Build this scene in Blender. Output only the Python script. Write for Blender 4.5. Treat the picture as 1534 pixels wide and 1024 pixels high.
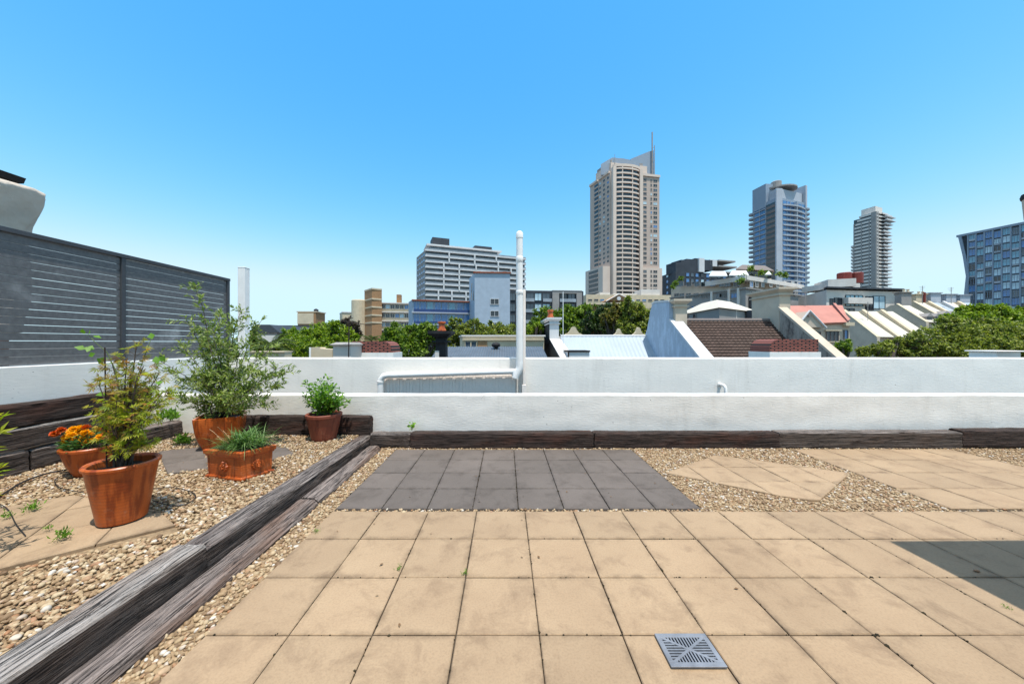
import bpy, bmesh, math, random
import numpy as np
from mathutils import Vector, Matrix, noise
R = math.radians
rnd = random.Random(7)
rng = np.random.default_rng(5)
for o in list(bpy.data.objects): bpy.data.objects.remove(o)
sc = bpy.context.scene
col = sc.collection
F, CX, CY, H = 513.0, 757.0, 513.0, 1.39     # lens in photo pixels, vanishing point, eye height
G = -12.0                                     # street level below the roof terrace
def PX(x, d): return (x - CX) / F * d
def PZ(y, d): return H - (y - CY) / F * d
def P(x, y, d): return Vector((PX(x, d), d, PZ(y, d)))
def ground_pt(x, y, z):                       # point of the level z seen at pixel x, y
    d = (H - z) * F / (y - CY)
    return (PX(x, d), d)

# ------------------------------------------------------------------ materials
def nt(name):
    m = bpy.data.materials.new(name); m.use_nodes = True
    t = m.node_tree; b = t.nodes['Principled BSDF']
    return m, t, b
def N(t, typ, **kw):
    n = t.nodes.new(typ)
    for k, v in kw.items():
        if k in n.inputs: n.inputs[k].default_value = v
        else: setattr(n, k, v)
    return n
def lk(t, a, b): t.links.new(a, b)
def ramp(t, fac, stops):
    r = N(t, 'ShaderNodeValToRGB'); e = r.color_ramp.elements
    while len(e) < len(stops): e.new(0.5)
    for i, (p, c) in enumerate(stops):
        e[i].position = p; e[i].color = (*c, 1)
    if fac is not None: lk(t, fac, r.inputs[0])
    return r
def coords(t, scale=(1, 1, 1)):
    c = N(t, 'ShaderNodeTexCoord'); m = N(t, 'ShaderNodeMapping')
    m.inputs['Scale'].default_value = scale
    lk(t, c.outputs['Object'], m.inputs[0]); return m.outputs[0]
def mixc(t, f, a, b, mode='MIX'):
    m = N(t, 'ShaderNodeMix', data_type='RGBA', blend_type=mode)
    if isinstance(f, (int, float)): m.inputs[0].default_value = f
    else: lk(t, f, m.inputs[0])
    for i, v in ((6, a), (7, b)):
        if isinstance(v, tuple): m.inputs[i].default_value = (*v, 1)
        else: lk(t, v, m.inputs[i])
    return m.outputs[2]
def bumped(t, b, h, strength=.3, dist=.01):
    n = N(t, 'ShaderNodeBump', Strength=strength, Distance=dist)
    lk(t, h, n.inputs['Height']); lk(t, n.outputs[0], b.inputs['Normal'])
def mat(name, c, rough=.7, var=.12, scale=3., bump=0., bscale=40., spec=.3, metal=0., c2=None, sc3=(1, 1, 1), dist=.01, isl=0.):
    m, t, b = nt(name)
    v = coords(t, sc3)
    n = N(t, 'ShaderNodeTexNoise', Scale=scale, Detail=6., Roughness=.6); lk(t, v, n.inputs[0])
    lo = tuple(max(0, k * (1 - var)) for k in c); hi = tuple(k * (1 + var) for k in (c2 or c))
    r = ramp(t, n.outputs[0], [(.3, lo), (.7, hi)])
    out = r.outputs[0]
    if isl:
        g = N(t, 'ShaderNodeNewGeometry')
        rr = ramp(t, g.outputs['Random Per Island'], [(0, (1 - isl,) * 3), (1, (1 + isl * .5,) * 3)])
        out = mixc(t, 1., out, rr.outputs[0], 'MULTIPLY')
    lk(t, out, b.inputs['Base Color'])
    b.inputs['Roughness'].default_value = rough; b.inputs['Metallic'].default_value = metal
    b.inputs['Specular IOR Level'].default_value = spec
    if bump:
        k = N(t, 'ShaderNodeTexNoise', Scale=bscale, Detail=5.); lk(t, v, k.inputs[0])
        bumped(t, b, k.outputs[0], bump, dist)
    return m
def leafmat(name, stops, trans=.35, rough=.5):
    m, t, b = nt(name)
    g = N(t, 'ShaderNodeNewGeometry')
    r = ramp(t, g.outputs['Random Per Island'], stops)
    lk(t, r.outputs[0], b.inputs['Base Color']); b.inputs['Roughness'].default_value = rough
    b.inputs['Specular IOR Level'].default_value = .35
    tr = N(t, 'ShaderNodeBsdfTranslucent'); br = mixc(t, 1., r.outputs[0], (1.35, 1.5, .7), 'MULTIPLY')
    lk(t, br, tr.inputs[0])
    ms = N(t, 'ShaderNodeMixShader'); ms.inputs[0].default_value = trans
    lk(t, b.outputs[0], ms.inputs[1]); lk(t, tr.outputs[0], ms.inputs[2])
    lk(t, ms.outputs[0], t.nodes['Material Output'].inputs[0])
    return m
def glass(name, c, rough=.06, spec=.8, var=.35):
    return mat(name, c, rough, var, .35, spec=spec)

M = {}
# weathered timber: grain runs along local X
def woodmat(name, dark, light, patch, pamt, rough=.85):
    m, t, b = nt(name)
    v = coords(t, (1.2, 26, 26)); v2 = coords(t, (1.1, 4, 4)); v3 = coords(t, (2.2, 75, 75))
    n = N(t, 'ShaderNodeTexNoise', Scale=2., Detail=8., Roughness=.65, Distortion=.6); lk(t, v, n.inputs[0])
    n2 = N(t, 'ShaderNodeTexNoise', Scale=1.6, Detail=4.); lk(t, v2, n2.inputs[0])
    n3 = N(t, 'ShaderNodeTexNoise', Scale=1.5, Detail=5., Roughness=.7); lk(t, v3, n3.inputs[0])
    r = ramp(t, n.outputs[0], [(.30, dark), (.46, tuple((a + c) / 2 for a, c in zip(dark, light))), (.64, light)])
    pr = ramp(t, n2.outputs[0], [(.5, (0, 0, 0)), (.68, (pamt,) * 3)])
    c = mixc(t, pr.outputs[0], r.outputs[0], patch)
    cr = ramp(t, n3.outputs[0], [(.37, (.07, .06, .055)), (.46, (1, 1, 1))])
    c = mixc(t, .85, c, cr.outputs[0], 'MULTIPLY')
    lk(t, c, b.inputs['Base Color']); b.inputs['Roughness'].default_value = rough
    b.inputs['Specular IOR Level'].default_value = .25
    ad = N(t, 'ShaderNodeMath', operation='ADD'); lk(t, n.outputs[0], ad.inputs[0]); lk(t, cr.outputs[0], ad.inputs[1])
    bumped(t, b, ad.outputs[0], 1., .018)
    return m
M['wood_grey'] = woodmat('weathered grey timber', (.07, .058, .05), (.52, .465, .42), (.18, .115, .08), .4)
M['wood_mid'] = woodmat('weathered brown timber', (.04, .031, .026), (.33, .265, .23), (.15, .075, .042), .6)
M['wood_side_shade'] = woodmat('shaded brown timber side', (.026, .020, .017), (.15, .118, .10), (.09, .05, .032), .4)
M['wood_dark'] = woodmat('dark oiled timber', (.018, .013, .011), (.085, .058, .048), (.10, .035, .02), .5)
M['wood_edge'] = woodmat('grey brown timber', (.04, .033, .03), (.28, .235, .21), (.10, .05, .035), .45)

def pavermat(name, a, c, stain, isl):
    m, t, b = nt(name)
    v = coords(t)
    n = N(t, 'ShaderNodeTexNoise', Scale=1.7, Detail=7., Roughness=.65); lk(t, v, n.inputs[0])
    f = N(t, 'ShaderNodeTexNoise', Scale=95., Detail=4., Roughness=.7); lk(t, v, f.inputs[0])
    s = N(t, 'ShaderNodeTexNoise', Scale=4.2, Detail=9., Roughness=.72, Distortion=.4); lk(t, v, s.inputs[0])
    r = ramp(t, n.outputs[0], [(.3, a), (.7, c)])
    fr = ramp(t, f.outputs[0], [(.30, (.80,) * 3), (.55, (1.03,) * 3)])
    cc = mixc(t, .8, r.outputs[0], fr.outputs[0], 'MULTIPLY')
    sr = ramp(t, s.outputs[0], [(.50, (0,) * 3), (.72, (.85,) * 3)])
    cc = mixc(t, sr.outputs[0], cc, stain)
    g = N(t, 'ShaderNodeNewGeometry')
    ir = ramp(t, g.outputs['Random Per Island'], [(0, (1 - isl, 1 - isl, 1 - isl * 1.1)), (1, (1.03, 1.02, 1.0))])
    cc = mixc(t, 1., cc, ir.outputs[0], 'MULTIPLY')
    at = N(t, 'ShaderNodeAttribute', attribute_name='rim')   # grime that collects along each slab's edges
    d2 = N(t, 'ShaderNodeTexNoise', Scale=7., Detail=6., Roughness=.7); lk(t, v, d2.inputs[0])
    dr = ramp(t, d2.outputs[0], [(.44, (0,) * 3), (.66, (1,) * 3)])
    mu = N(t, 'ShaderNodeMath', operation='MULTIPLY'); lk(t, at.outputs['Fac'], mu.inputs[0]); lk(t, dr.outputs[0], mu.inputs[1])
    mu2 = N(t, 'ShaderNodeMath', operation='MULTIPLY'); lk(t, mu.outputs[0], mu2.inputs[0]); mu2.inputs[1].default_value = .55
    cc = mixc(t, mu2.outputs[0], cc, tuple(k * .45 for k in stain))
    lk(t, cc, b.inputs['Base Color']); b.inputs['Roughness'].default_value = .85
    b.inputs['Specular IOR Level'].default_value = .25
    bumped(t, b, f.outputs[0], .25, .003)
    return m
M['paver'] = pavermat('sandstone paver', (.345, .237, .145), (.415, .293, .182), (.225, .150, .093), .12)
M['slate'] = pavermat('grey slate paver', (.130, .107, .092), (.168, .139, .121), (.09, .073, .062), .14)

def wallmat(name, c, bump=.28):
    m, t, b = nt(name)
    v = coords(t); v2 = coords(t, (1, 1, 5))
    n = N(t, 'ShaderNodeTexNoise', Scale=2.2, Detail=8., Roughness=.65); lk(t, v, n.inputs[0])
    s = N(t, 'ShaderNodeTexNoise', Scale=3.3, Detail=9., Roughness=.75); lk(t, v2, s.inputs[0])
    k = N(t, 'ShaderNodeTexNoise', Scale=14., Detail=10., Roughness=.62, Distortion=.3); lk(t, v2, k.inputs[0])
    vr = N(t, 'ShaderNodeTexVoronoi', Scale=9., feature='DISTANCE_TO_EDGE'); lk(t, s.outputs[1], vr.inputs[0])
    r = ramp(t, n.outputs[0], [(.3, tuple(q * .93 for q in c)), (.65, c)])
    sr = ramp(t, s.outputs[0], [(.64, (0,) * 3), (.78, (.55,) * 3)])
    cc = mixc(t, sr.outputs[0], r.outputs[0], tuple(q * .72 for q in c))
    p = N(t, 'ShaderNodeTexNoise', Scale=26., Detail=3., Roughness=.5); lk(t, v, p.inputs[0])
    pr = ramp(t, p.outputs[0], [(.24, (.35,) * 3), (.29, (1,) * 3)])
    cc = mixc(t, .75, cc, pr.outputs[0], 'MULTIPLY')
    dv = N(t, 'ShaderNodeTexNoise', Scale=1.1, Detail=3.); lk(t, v, dv.inputs[0])
    wv = N(t, 'ShaderNodeVectorMath', operation='ADD'); lk(t, v, wv.inputs[0]); lk(t, dv.outputs[1], wv.inputs[1])
    ck = N(t, 'ShaderNodeTexVoronoi', Scale=.9, feature='DISTANCE_TO_EDGE'); lk(t, wv.outputs[0], ck.inputs[0])
    cm = N(t, 'ShaderNodeMath', operation='MULTIPLY_ADD'); lk(t, n.outputs[0], cm.inputs[0]); cm.inputs[1].default_value = .03; cm.inputs[2].default_value = -.0192
    cl = N(t, 'ShaderNodeMath', operation='LESS_THAN'); lk(t, ck.outputs[0], cl.inputs[0]); lk(t, cm.outputs[0], cl.inputs[1])
    cc = mixc(t, cl.outputs[0], cc, tuple(q * .55 for q in c))     # hairline cracks
    st = N(t, 'ShaderNodeTexNoise', Scale=1.0, Detail=7., Roughness=.7); lk(t, coords(t, (5, 5, .5)), st.inputs[0])
    sx = ramp(t, st.outputs[0], [(.54, (0,) * 3), (.74, (.28,) * 3)])
    cc = mixc(t, sx.outputs[0], cc, tuple(q * k for q, k in zip(c, (.55, .53, .50))))   # rain streaks
    lk(t, cc, b.inputs['Base Color']); b.inputs['Roughness'].default_value = .75
    b.inputs['Specular IOR Level'].default_value = .3
    ad = N(t, 'ShaderNodeMath', operation='MULTIPLY_ADD'); lk(t, pr.outputs[0], ad.inputs[0]); ad.inputs[1].default_value = .5
    lk(t, k.outputs[0], ad.inputs[2])
    mk = N(t, 'ShaderNodeMath', operation='MULTIPLY'); lk(t, r.outputs[0], mk.inputs[0]); mk.inputs[1].default_value = 1.
    bumped(t, b, ad.outputs[0], bump, .012)
    return m
M['white_wall'] = wallmat('white painted render', (.89, .845, .775))
M['white_smooth'] = wallmat('smooth white render', (.89, .85, .785), .15)
M['pipe'] = mat('white painted pipe', (.85, .82, .78), .4, .05, 6, spec=.4)
M['panel'] = mat('pale grey sheet', (.90, .80, .72), .55, .05, 8)
M['slat'] = mat('charcoal aluminium', (.062, .066, .074), .5, .2, 1.2, spec=.35)
def fencemat():
    m, t, b = nt('dusty charcoal slats')
    v = coords(t); n = N(t, 'ShaderNodeTexNoise', Scale=2.1, Detail=3., Roughness=.45); lk(t, v, n.inputs[0])
    r = ramp(t, n.outputs[0], [(.62, (.125, .125, .128)), (.74, (.28, .28, .28))])
    k = N(t, 'ShaderNodeTexNoise', Scale=30., Detail=5.); lk(t, v, k.inputs[0])
    kr = ramp(t, k.outputs[0], [(.3, (.8,) * 3), (.7, (1.2,) * 3)])
    c = mixc(t, 1., r.outputs[0], kr.outputs[0], 'MULTIPLY')
    lk(t, c, b.inputs['Base Color']); b.inputs['Roughness'].default_value = .55
    return m
M['slat_face'] = fencemat()
def terra(name, a, c, rough, stain):
    m, t, b = nt(name)
    v = coords(t); v2 = coords(t, (15, 15, .6))
    n = N(t, 'ShaderNodeTexNoise', Scale=5., Detail=7., Roughness=.6); lk(t, v, n.inputs[0])
    s = N(t, 'ShaderNodeTexNoise', Scale=1.3, Detail=5.); lk(t, v2, s.inputs[0])
    r = ramp(t, n.outputs[0], [(.3, a), (.7, c)])
    sr = ramp(t, s.outputs[0], [(.50, (0,) * 3), (.62, (.8,) * 3)])
    cc = mixc(t, sr.outputs[0], r.outputs[0], stain)
    lk(t, cc, b.inputs['Base Color']); b.inputs['Roughness'].default_value = rough
    b.inputs['Specular IOR Level'].default_value = .4
    sb = N(t, 'ShaderNodeTexNoise', Scale=8., Detail=8., Roughness=.7); lk(t, v, sb.inputs[0]); sbr = ramp(t, sb.outputs[0], [(.58, (0,) * 3), (.75, (.45,) * 3)])
    lk(t, mixc(t, sbr.outputs[0], cc, (.48, .26, .16)), b.inputs['Base Color'])   # salt bloom
    w = N(t, 'ShaderNodeTexWave', Scale=14., Distortion=1.5, bands_direction='Z'); lk(t, v, w.inputs[0])
    bumped(t, b, w.outputs[0], .12, .004)
    return m
M['terracotta'] = terra('terracotta', (.42, .082, .014), (.54, .125, .026), .38, (.21, .034, .008))
M['terracotta_glaze'] = terra('glazed terracotta', (.46, .080, .011), (.60, .14, .026), .18, (.24, .034, .008))
M['terracotta_red'] = terra('red brown terracotta', (.20, .05, .028), (.27, .075, .04), .6, (.15, .035, .02))
M['soil'] = mat('potting soil', (.035, .024, .018), .95, .4, 30, .8, 60)
M['bark'] = mat('grey brown bark', (.10, .075, .06), .9, .3, 12, .5, 40)
M['stem_dark'] = mat('dark stems', (.045, .028, .024), .8, .3, 20)
M['stem_green'] = mat('green stems', (.10, .14, .04), .7, .2, 10)
M['hose'] = mat('black irrigation hose', (.02, .02, .022), .45, .2, 10)
M['metal_grey'] = mat('grey cast metal', (.21, .22, .24), .5, .25, 12, .25, 60, metal=.15)
M['pit_shade'] = mat('painted pit shade', (.006, .006, .006), .9)
M['olive'] = leafmat('olive leaves', [(0, (.08, .14, .025)), (.4, (.19, .27, .05)), (.75, (.33, .39, .11)), (1, (.46, .50, .24))], .35)
M['maple'] = leafmat('maple leaves', [(0, (.16, .24, .015)), (.4, (.34, .39, .025)), (.78, (.44, .43, .05)), (.94, (.44, .28, .06)), (1, (.34, .14, .05))], .5)
M['maple_top'] = leafmat('bronze maple leaves', [(0, (.24, .26, .03)), (.5, (.38, .28, .06)), (1, (.36, .16, .06))], .45)
M['shrub'] = leafmat('shrub leaves', [(0, (.04, .12, .010)), (.5, (.11, .25, .02)), (1, (.25, .42, .04))], .35)
M['blade'] = leafmat('strap leaves', [(0, (.05, .12, .02)), (.6, (.11, .22, .05)), (1, (.24, .34, .12))], .3)
M['weed'] = leafmat('weed leaves', [(0, (.07, .16, .02)), (1, (.24, .42, .05))], .4)
M['marigold'] = leafmat('marigold petals', [(0, (.80, .34, .004)), (.6, (.86, .46, .008)), (1, (.88, .56, .03))], .5)
M['marigold_red'] = leafmat('orange red petals', [(0, (.55, .06, .01)), (1, (.70, .16, .015))], .2)
M['marileaf'] = leafmat('marigold leaves', [(0, (.03, .09, .02)), (1, (.10, .20, .05))], .3)
M['fol_mid'] = leafmat('mid green foliage', [(0, (.03, .07, .006)), (.5, (.11, .18, .015)), (1, (.29, .38, .04))], .35)
M['fol_bright'] = leafmat('bright green foliage', [(0, (.05, .10, .006)), (.5, (.16, .24, .015)), (1, (.34, .42, .035))], .38)
M['fol_dark'] = leafmat('dark green foliage', [(0, (.012, .03, .008)), (.6, (.035, .065, .018)), (1, (.075, .115, .03))], .3)
M['fol_olive'] = leafmat('olive green foliage', [(0, (.03, .05, .008)), (.45, (.13, .165, .022)), (1, (.42, .43, .09))], .4)
M['fol_gold'] = leafmat('golden foliage', [(0, (.06, .07, .01)), (.5, (.17, .16, .025)), (1, (.28, .22, .05))], .3)
M['fol_purple'] = leafmat('purple brown foliage', [(0, (.03, .025, .02)), (1, (.12, .085, .06))], .3)
M['palm'] = leafmat('palm fronds', [(0, (.03, .06, .015)), (1, (.13, .17, .05))], .3)
# gravel
def gravelmat():
    m, t, b = nt('river pebbles')
    g = N(t, 'ShaderNodeNewGeometry')
    r = ramp(t, g.outputs['Random Per Island'], [(0, (.16, .095, .05)), (.25, (.31, .20, .105)), (.5, (.42, .295, .165)), (.75, (.50, .385, .24)), (.88, (.33, .16, .075)), (.94, (.54, .465, .37)), (1, (.62, .56, .48))])
    v = coords(t); n = N(t, 'ShaderNodeTexNoise', Scale=60., Detail=4.); lk(t, v, n.inputs[0])
    nr = ramp(t, n.outputs[0], [(.3, (.8,) * 3), (.7, (1.12,) * 3)])
    lk(t, mixc(t, 1., r.outputs[0], nr.outputs[0], 'MULTIPLY'), b.inputs['Base Color'])
    b.inputs['Roughness'].default_value = .6; b.inputs['Specular IOR Level'].default_value = .3
    return m
M['pebble'] = gravelmat()
M['gravel_base'] = mat('sandy gravel bed', (.27, .185, .105), .95, .4, 40, .6, 60)
M['joint'] = mat('dark joint sand', (.06, .045, .032), .95, .4, 25)

# ------------------------------------------------------------------ mesh builder
class MB:
    def __init__(s): s.v = []; s.f = []; s.m = []; s.mi = 0
    def add(s, vs, fs):
        o = len(s.v); s.v += [tuple(v) for v in vs]
        s.f += [tuple(i + o for i in f) for f in fs]; s.m += [s.mi] * len(fs); return s
    def box(s, x0, x1, y0, y1, z0, z1):
        return s.add([(x0, y0, z0), (x1, y0, z0), (x1, y1, z0), (x0, y1, z0), (x0, y0, z1), (x1, y0, z1), (x1, y1, z1), (x0, y1, z1)],
              [(0, 3, 2, 1), (4, 5, 6, 7), (0, 1, 5, 4), (1, 2, 6, 5), (2, 3, 7, 6), (3, 0, 4, 7)])
    def prism(s, poly, z0, z1):
        n = len(poly)
        a = z0 if isinstance(z0, (list, tuple)) else [z0] * n; b = z1 if isinstance(z1, (list, tuple)) else [z1] * n
        return s.add([(p[0], p[1], a[i]) for i, p in enumerate(poly)] + [(p[0], p[1], b[i]) for i, p in enumerate(poly)],
              [tuple(range(n))[::-1], tuple(range(n, 2 * n))] + [(i, (i + 1) % n, n + (i + 1) % n, n + i) for i in range(n)])
    def extr(s, poly, vec):
        n = len(poly); vec = Vector(vec)
        return s.add([Vector(p) for p in poly] + [Vector(p) + vec for p in poly],
              [tuple(range(n))[::-1], tuple(range(n, 2 * n))] + [(i, (i + 1) % n, n + (i + 1) % n, n + i) for i in range(n)])
    def frust(s, p0, z0, p1, z1):
        n = len(p0)
        return s.add([(p[0], p[1], z0) for p in p0] + [(p[0], p[1], z1) for p in p1],
              [tuple(range(n))[::-1], tuple(range(n, 2 * n))] + [(i, (i + 1) % n, n + (i + 1) % n, n + i) for i in range(n)])
    def tube(s, path, r, n=8):
        path = [Vector(p) for p in path]; rs = r if isinstance(r, (list, tuple)) else [r] * len(path)
        o = len(s.v); vs = []; up = None
        for i, p in enumerate(path):
            d = (path[min(i + 1, len(path) - 1)] - path[max(i - 1, 0)]).normalized()
            if up is None: up = d.orthogonal().normalized()
            a = (up - d * up.dot(d)).normalized(); up = a; b = d.cross(a)
            for k in range(n):
                w = 2 * math.pi * k / n
                vs.append(p + (a * math.cos(w) + b * math.sin(w)) * rs[i])
        fs = []
        for i in range(len(path) - 1):
            for k in range(n):
                fs.append((i * n + k, i * n + (k + 1) % n, (i + 1) * n + (k + 1) % n, (i + 1) * n + k))
        fs.append(tuple(range(n))[::-1]); fs.append(tuple((len(path) - 1) * n + k for k in range(n)))
        return s.add(vs, fs)
    def lathe(s, prof, cx=0, cy=0, n=40, sq=0.):
        vs = []; fs = []
        for r, z in prof:
            for k in range(n):
                a = 2 * math.pi * k / n
                vs.append((cx + r * math.cos(a), cy + r * math.sin(a), z))
        for i in range(len(prof) - 1):
            for k in range(n):
                fs.append((i * n + k, i * n + (k + 1) % n, (i + 1) * n + (k + 1) % n, (i + 1) * n + k))
        fs.append(tuple(range(n))[::-1]); fs.append(tuple((len(prof) - 1) * n + k for k in range(n)))
        return s.add(vs, fs)
    def fbox(s, fc, t0, t1, z0, z1, o0, o1):
        ps = [fc.xy(t0, o0), fc.xy(t1, o0), fc.xy(t1, o1), fc.xy(t0, o1)]
        return s.prism(ps, z0, z1)
class Fac:                                    # a vertical facade from A to B, left to right as seen from outside
    def __init__(s, A, B):
        s.A = Vector(A); s.B = Vector(B); s.u = (s.B - s.A).normalized(); s.len = (s.B - s.A).length
        s.n = Vector((s.u.y, -s.u.x)); s.rot = math.atan2(s.u.y, s.u.x)
    def xy(s, t, o=0): return s.A + s.u * t + s.n * o
    def at(s, x):                              # distance along the facade that is seen at photo column x
        k = (x - CX) / F; den = s.u.x - k * s.u.y
        return (k * s.A.y - s.A.x) / den

W = {}
def setp(o, label, cat, group=None, kind=None):
    if label: o['label'] = label
    if cat: o['category'] = cat
    if group: o['group'] = group
    if kind: o['kind'] = kind
    return o
def thing(name, label, cat, loc=(0, 0, 0), group=None):
    o = bpy.data.objects.new(name, None); col.objects.link(o); o.location = loc; o.empty_display_size = .2
    W[o] = Vector(loc); return setp(o, label, cat, group)
def build(mb, name, mats, parent=None, loc=None, smooth=False, bevel=0, seg=2, recalc=True):
    me = bpy.data.meshes.new(name)
    off = W[parent] if parent is not None else Vector(loc or (0, 0, 0))
    me.from_pydata([(v[0] - off.x, v[1] - off.y, v[2] - off.z) for v in mb.v], [], mb.f)
    for k in (mats if isinstance(mats, (list, tuple)) else [mats]): me.materials.append(M[k] if isinstance(k, str) else k)
    me.polygons.foreach_set('material_index', mb.m)
    if recalc:
        b = bmesh.new(); b.from_mesh(me); bmesh.ops.recalc_face_normals(b, faces=b.faces); b.to_mesh(me); b.free()
    if smooth:
        me.shade_smooth()
        if smooth != 'all': me.set_sharp_from_angle(angle=R(38))
    o = bpy.data.objects.new(name, me); col.objects.link(o)
    if parent is not None: o.parent = parent; W[o] = off
    else: o.location = off; W[o] = off
    if bevel:
        md = o.modifiers.new('bevel', 'BEVEL'); md.width = bevel; md.segments = seg; md.limit_method = 'ANGLE'
    return o
def meshnp(name, V, Fc, mats, parent=None, loc=None, smooth=False, midx=None):
    off = W[parent] if parent is not None else Vector(loc or (0, 0, 0))
    V = np.asarray(V, dtype=np.float32) - np.array(off, dtype=np.float32)
    me = bpy.data.meshes.new(name); k = Fc.shape[1]
    me.vertices.add(len(V)); me.vertices.foreach_set('co', V.ravel())
    me.loops.add(Fc.size); me.loops.foreach_set('vertex_index', Fc.ravel().astype(np.int32))
    me.polygons.add(len(Fc)); me.polygons.foreach_set('loop_start', np.arange(0, Fc.size, k, dtype=np.int32))
    if midx is not None: me.polygons.foreach_set('material_index', midx.astype(np.int32))
    me.update(calc_edges=True)
    if smooth: me.shade_smooth()
    for q in (mats if isinstance(mats, (list, tuple)) else [mats]): me.materials.append(M[q])
    o = bpy.data.objects.new(name, me); col.objects.link(o)
    if parent is not None: o.parent = parent
    else: o.location = off
    W[o] = off
    return o
def scatter(tv, tf, Mx, Ps):                   # copies of a template: n x 3x3 matrices and n positions
    n = len(Ps); V = np.einsum('nij,kj->nki', Mx, tv) + Ps[:, None, :]
    Fc = tf[None, :, :] + (np.arange(n) * len(tv))[:, None, None]
    return V.reshape(-1, 3), Fc.reshape(-1, tf.shape[1])
def rotmats(n):
    q = rng.normal(size=(n, 4)); q /= np.linalg.norm(q, axis=1)[:, None]; a, b, c, d = q.T
    return np.stack([np.stack([1 - 2 * (c * c + d * d), 2 * (b * c - a * d), 2 * (b * d + a * c)], 1),
                     np.stack([2 * (b * c + a * d), 1 - 2 * (b * b + d * d), 2 * (c * d - a * b)], 1),
                     np.stack([2 * (b * d - a * c), 2 * (c * d + a * b), 1 - 2 * (b * b + c * c)], 1)], 1)
def frames(axis, nrm=None, roll=1.):           # columns: side, axis, normal
    a = axis / np.linalg.norm(axis, axis=1)[:, None]
    r = rng.normal(size=a.shape) * roll + (np.array([0, 0, 1.]) if nrm is None else nrm)
    s = np.cross(a, r); s /= np.linalg.norm(s, axis=1)[:, None] + 1e-9
    n = np.cross(s, a)
    return np.stack([s, a, n], axis=2)
LEAF_V = np.array([(0, 0, 0), (-.5, .45, .09), (0, 1, -.06), (.5, .45, .09), (0, .5, 0)], float)
LEAF_F = np.array([(0, 4, 1), (1, 4, 2), (0, 3, 4), (3, 2, 4)])
def leafset(pos, axis, L, wr, roll=1., nrm=None, tv=LEAF_V, tf=LEAF_F):
    fr = frames(axis, nrm, roll); s = np.stack([L * wr, L, L], 1)
    return scatter(tv, tf, fr * s[:, None, :], pos)
def join(parts):
    V = []; Fc = []; o = 0
    for v, f in parts: V.append(v); Fc.append(f + o); o += len(v)
    return np.concatenate(V), np.concatenate(Fc)
def ico(sub):
    b = bmesh.new(); bmesh.ops.create_icosphere(b, subdivisions=sub, radius=.5)
    v = np.array([x.co[:] for x in b.verts]); f = np.array([[q.index for q in x.verts] for x in b.faces]); b.free(); return v, f

# ------------------------------------------------------------------ camera, sky and sun
cam = bpy.data.cameras.new('camera'); co = bpy.data.objects.new('camera', cam); col.objects.link(co)
co.location = (0, 0, H); co.rotation_euler = (R(90), 0, 0)
cam.sensor_width = 36; cam.lens = 36 * F / 1534; cam.shift_x = (767 - CX) / 1534; cam.shift_y = (CY - 512) / 1534
cam.clip_start = .05; cam.clip_end = 5000
sc.camera = co
SUN = Vector((.13, -.25, .95)).normalized()
sl = bpy.data.lights.new('sun', 'SUN'); so = bpy.data.objects.new('sun', sl); col.objects.link(so)
so.rotation_euler = SUN.to_track_quat('Z', 'Y').to_euler(); so.location = (0, 0, 30)
sl.energy = 2.0; sl.angle = R(.5); sl.color = (1, .975, .925)
w = bpy.data.worlds.new('World'); sc.world = w; w.use_nodes = True
wt = w.node_tree; bg = wt.nodes['Background']
sky = N(wt, 'ShaderNodeTexSky', sky_type='NISHITA'); sky.sun_disc = False
sky.sun_elevation = math.asin(SUN.z); sky.sun_rotation = math.atan2(SUN.x, SUN.y)
sky.altitude = 2000; sky.air_density = 1.0; sky.dust_density = 0; sky.ozone_density = 10
sep = N(wt, 'ShaderNodeSeparateColor'); cmb = N(wt, 'ShaderNodeCombineColor'); lk(wt, sky.outputs[0], sep.inputs[0])
pw = N(wt, 'ShaderNodeMath', operation='POWER'); pw.inputs[1].default_value = 2.0; lk(wt, sep.outputs[0], pw.inputs[0])   # a slightly more cyan clear sky
ml = N(wt, 'ShaderNodeMath', operation='MULTIPLY'); ml.inputs[1].default_value = 2.8 * .357; lk(wt, pw.outputs[0], ml.inputs[0])
gp = N(wt, 'ShaderNodeMath', operation='POWER'); gp.inputs[1].default_value = .8; lk(wt, sep.outputs[1], gp.inputs[0])
gm = N(wt, 'ShaderNodeMath', operation='MULTIPLY'); gm.inputs[1].default_value = .877 * 1.1 ** .8 * .357 ** -.2; lk(wt, gp.outputs[0], gm.inputs[0])
bm = N(wt, 'ShaderNodeMath', operation='MULTIPLY'); bm.inputs[1].default_value = 1.16; lk(wt, sep.outputs[2], bm.inputs[0])
for i, (src, top) in enumerate(((ml, .64), (gm, .89), (sep, 1.0))):      # even out the glare near the horizon
    mn = N(wt, 'ShaderNodeMath', operation='SMOOTH_MIN'); mn.inputs[1].default_value = top * 1.02 / .357; mn.inputs[2].default_value = .4 / .357
    lk(wt, src.outputs[0] if i < 2 else bm.outputs[0], mn.inputs[0]); lk(wt, mn.outputs[0], cmb.inputs[i])
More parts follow.
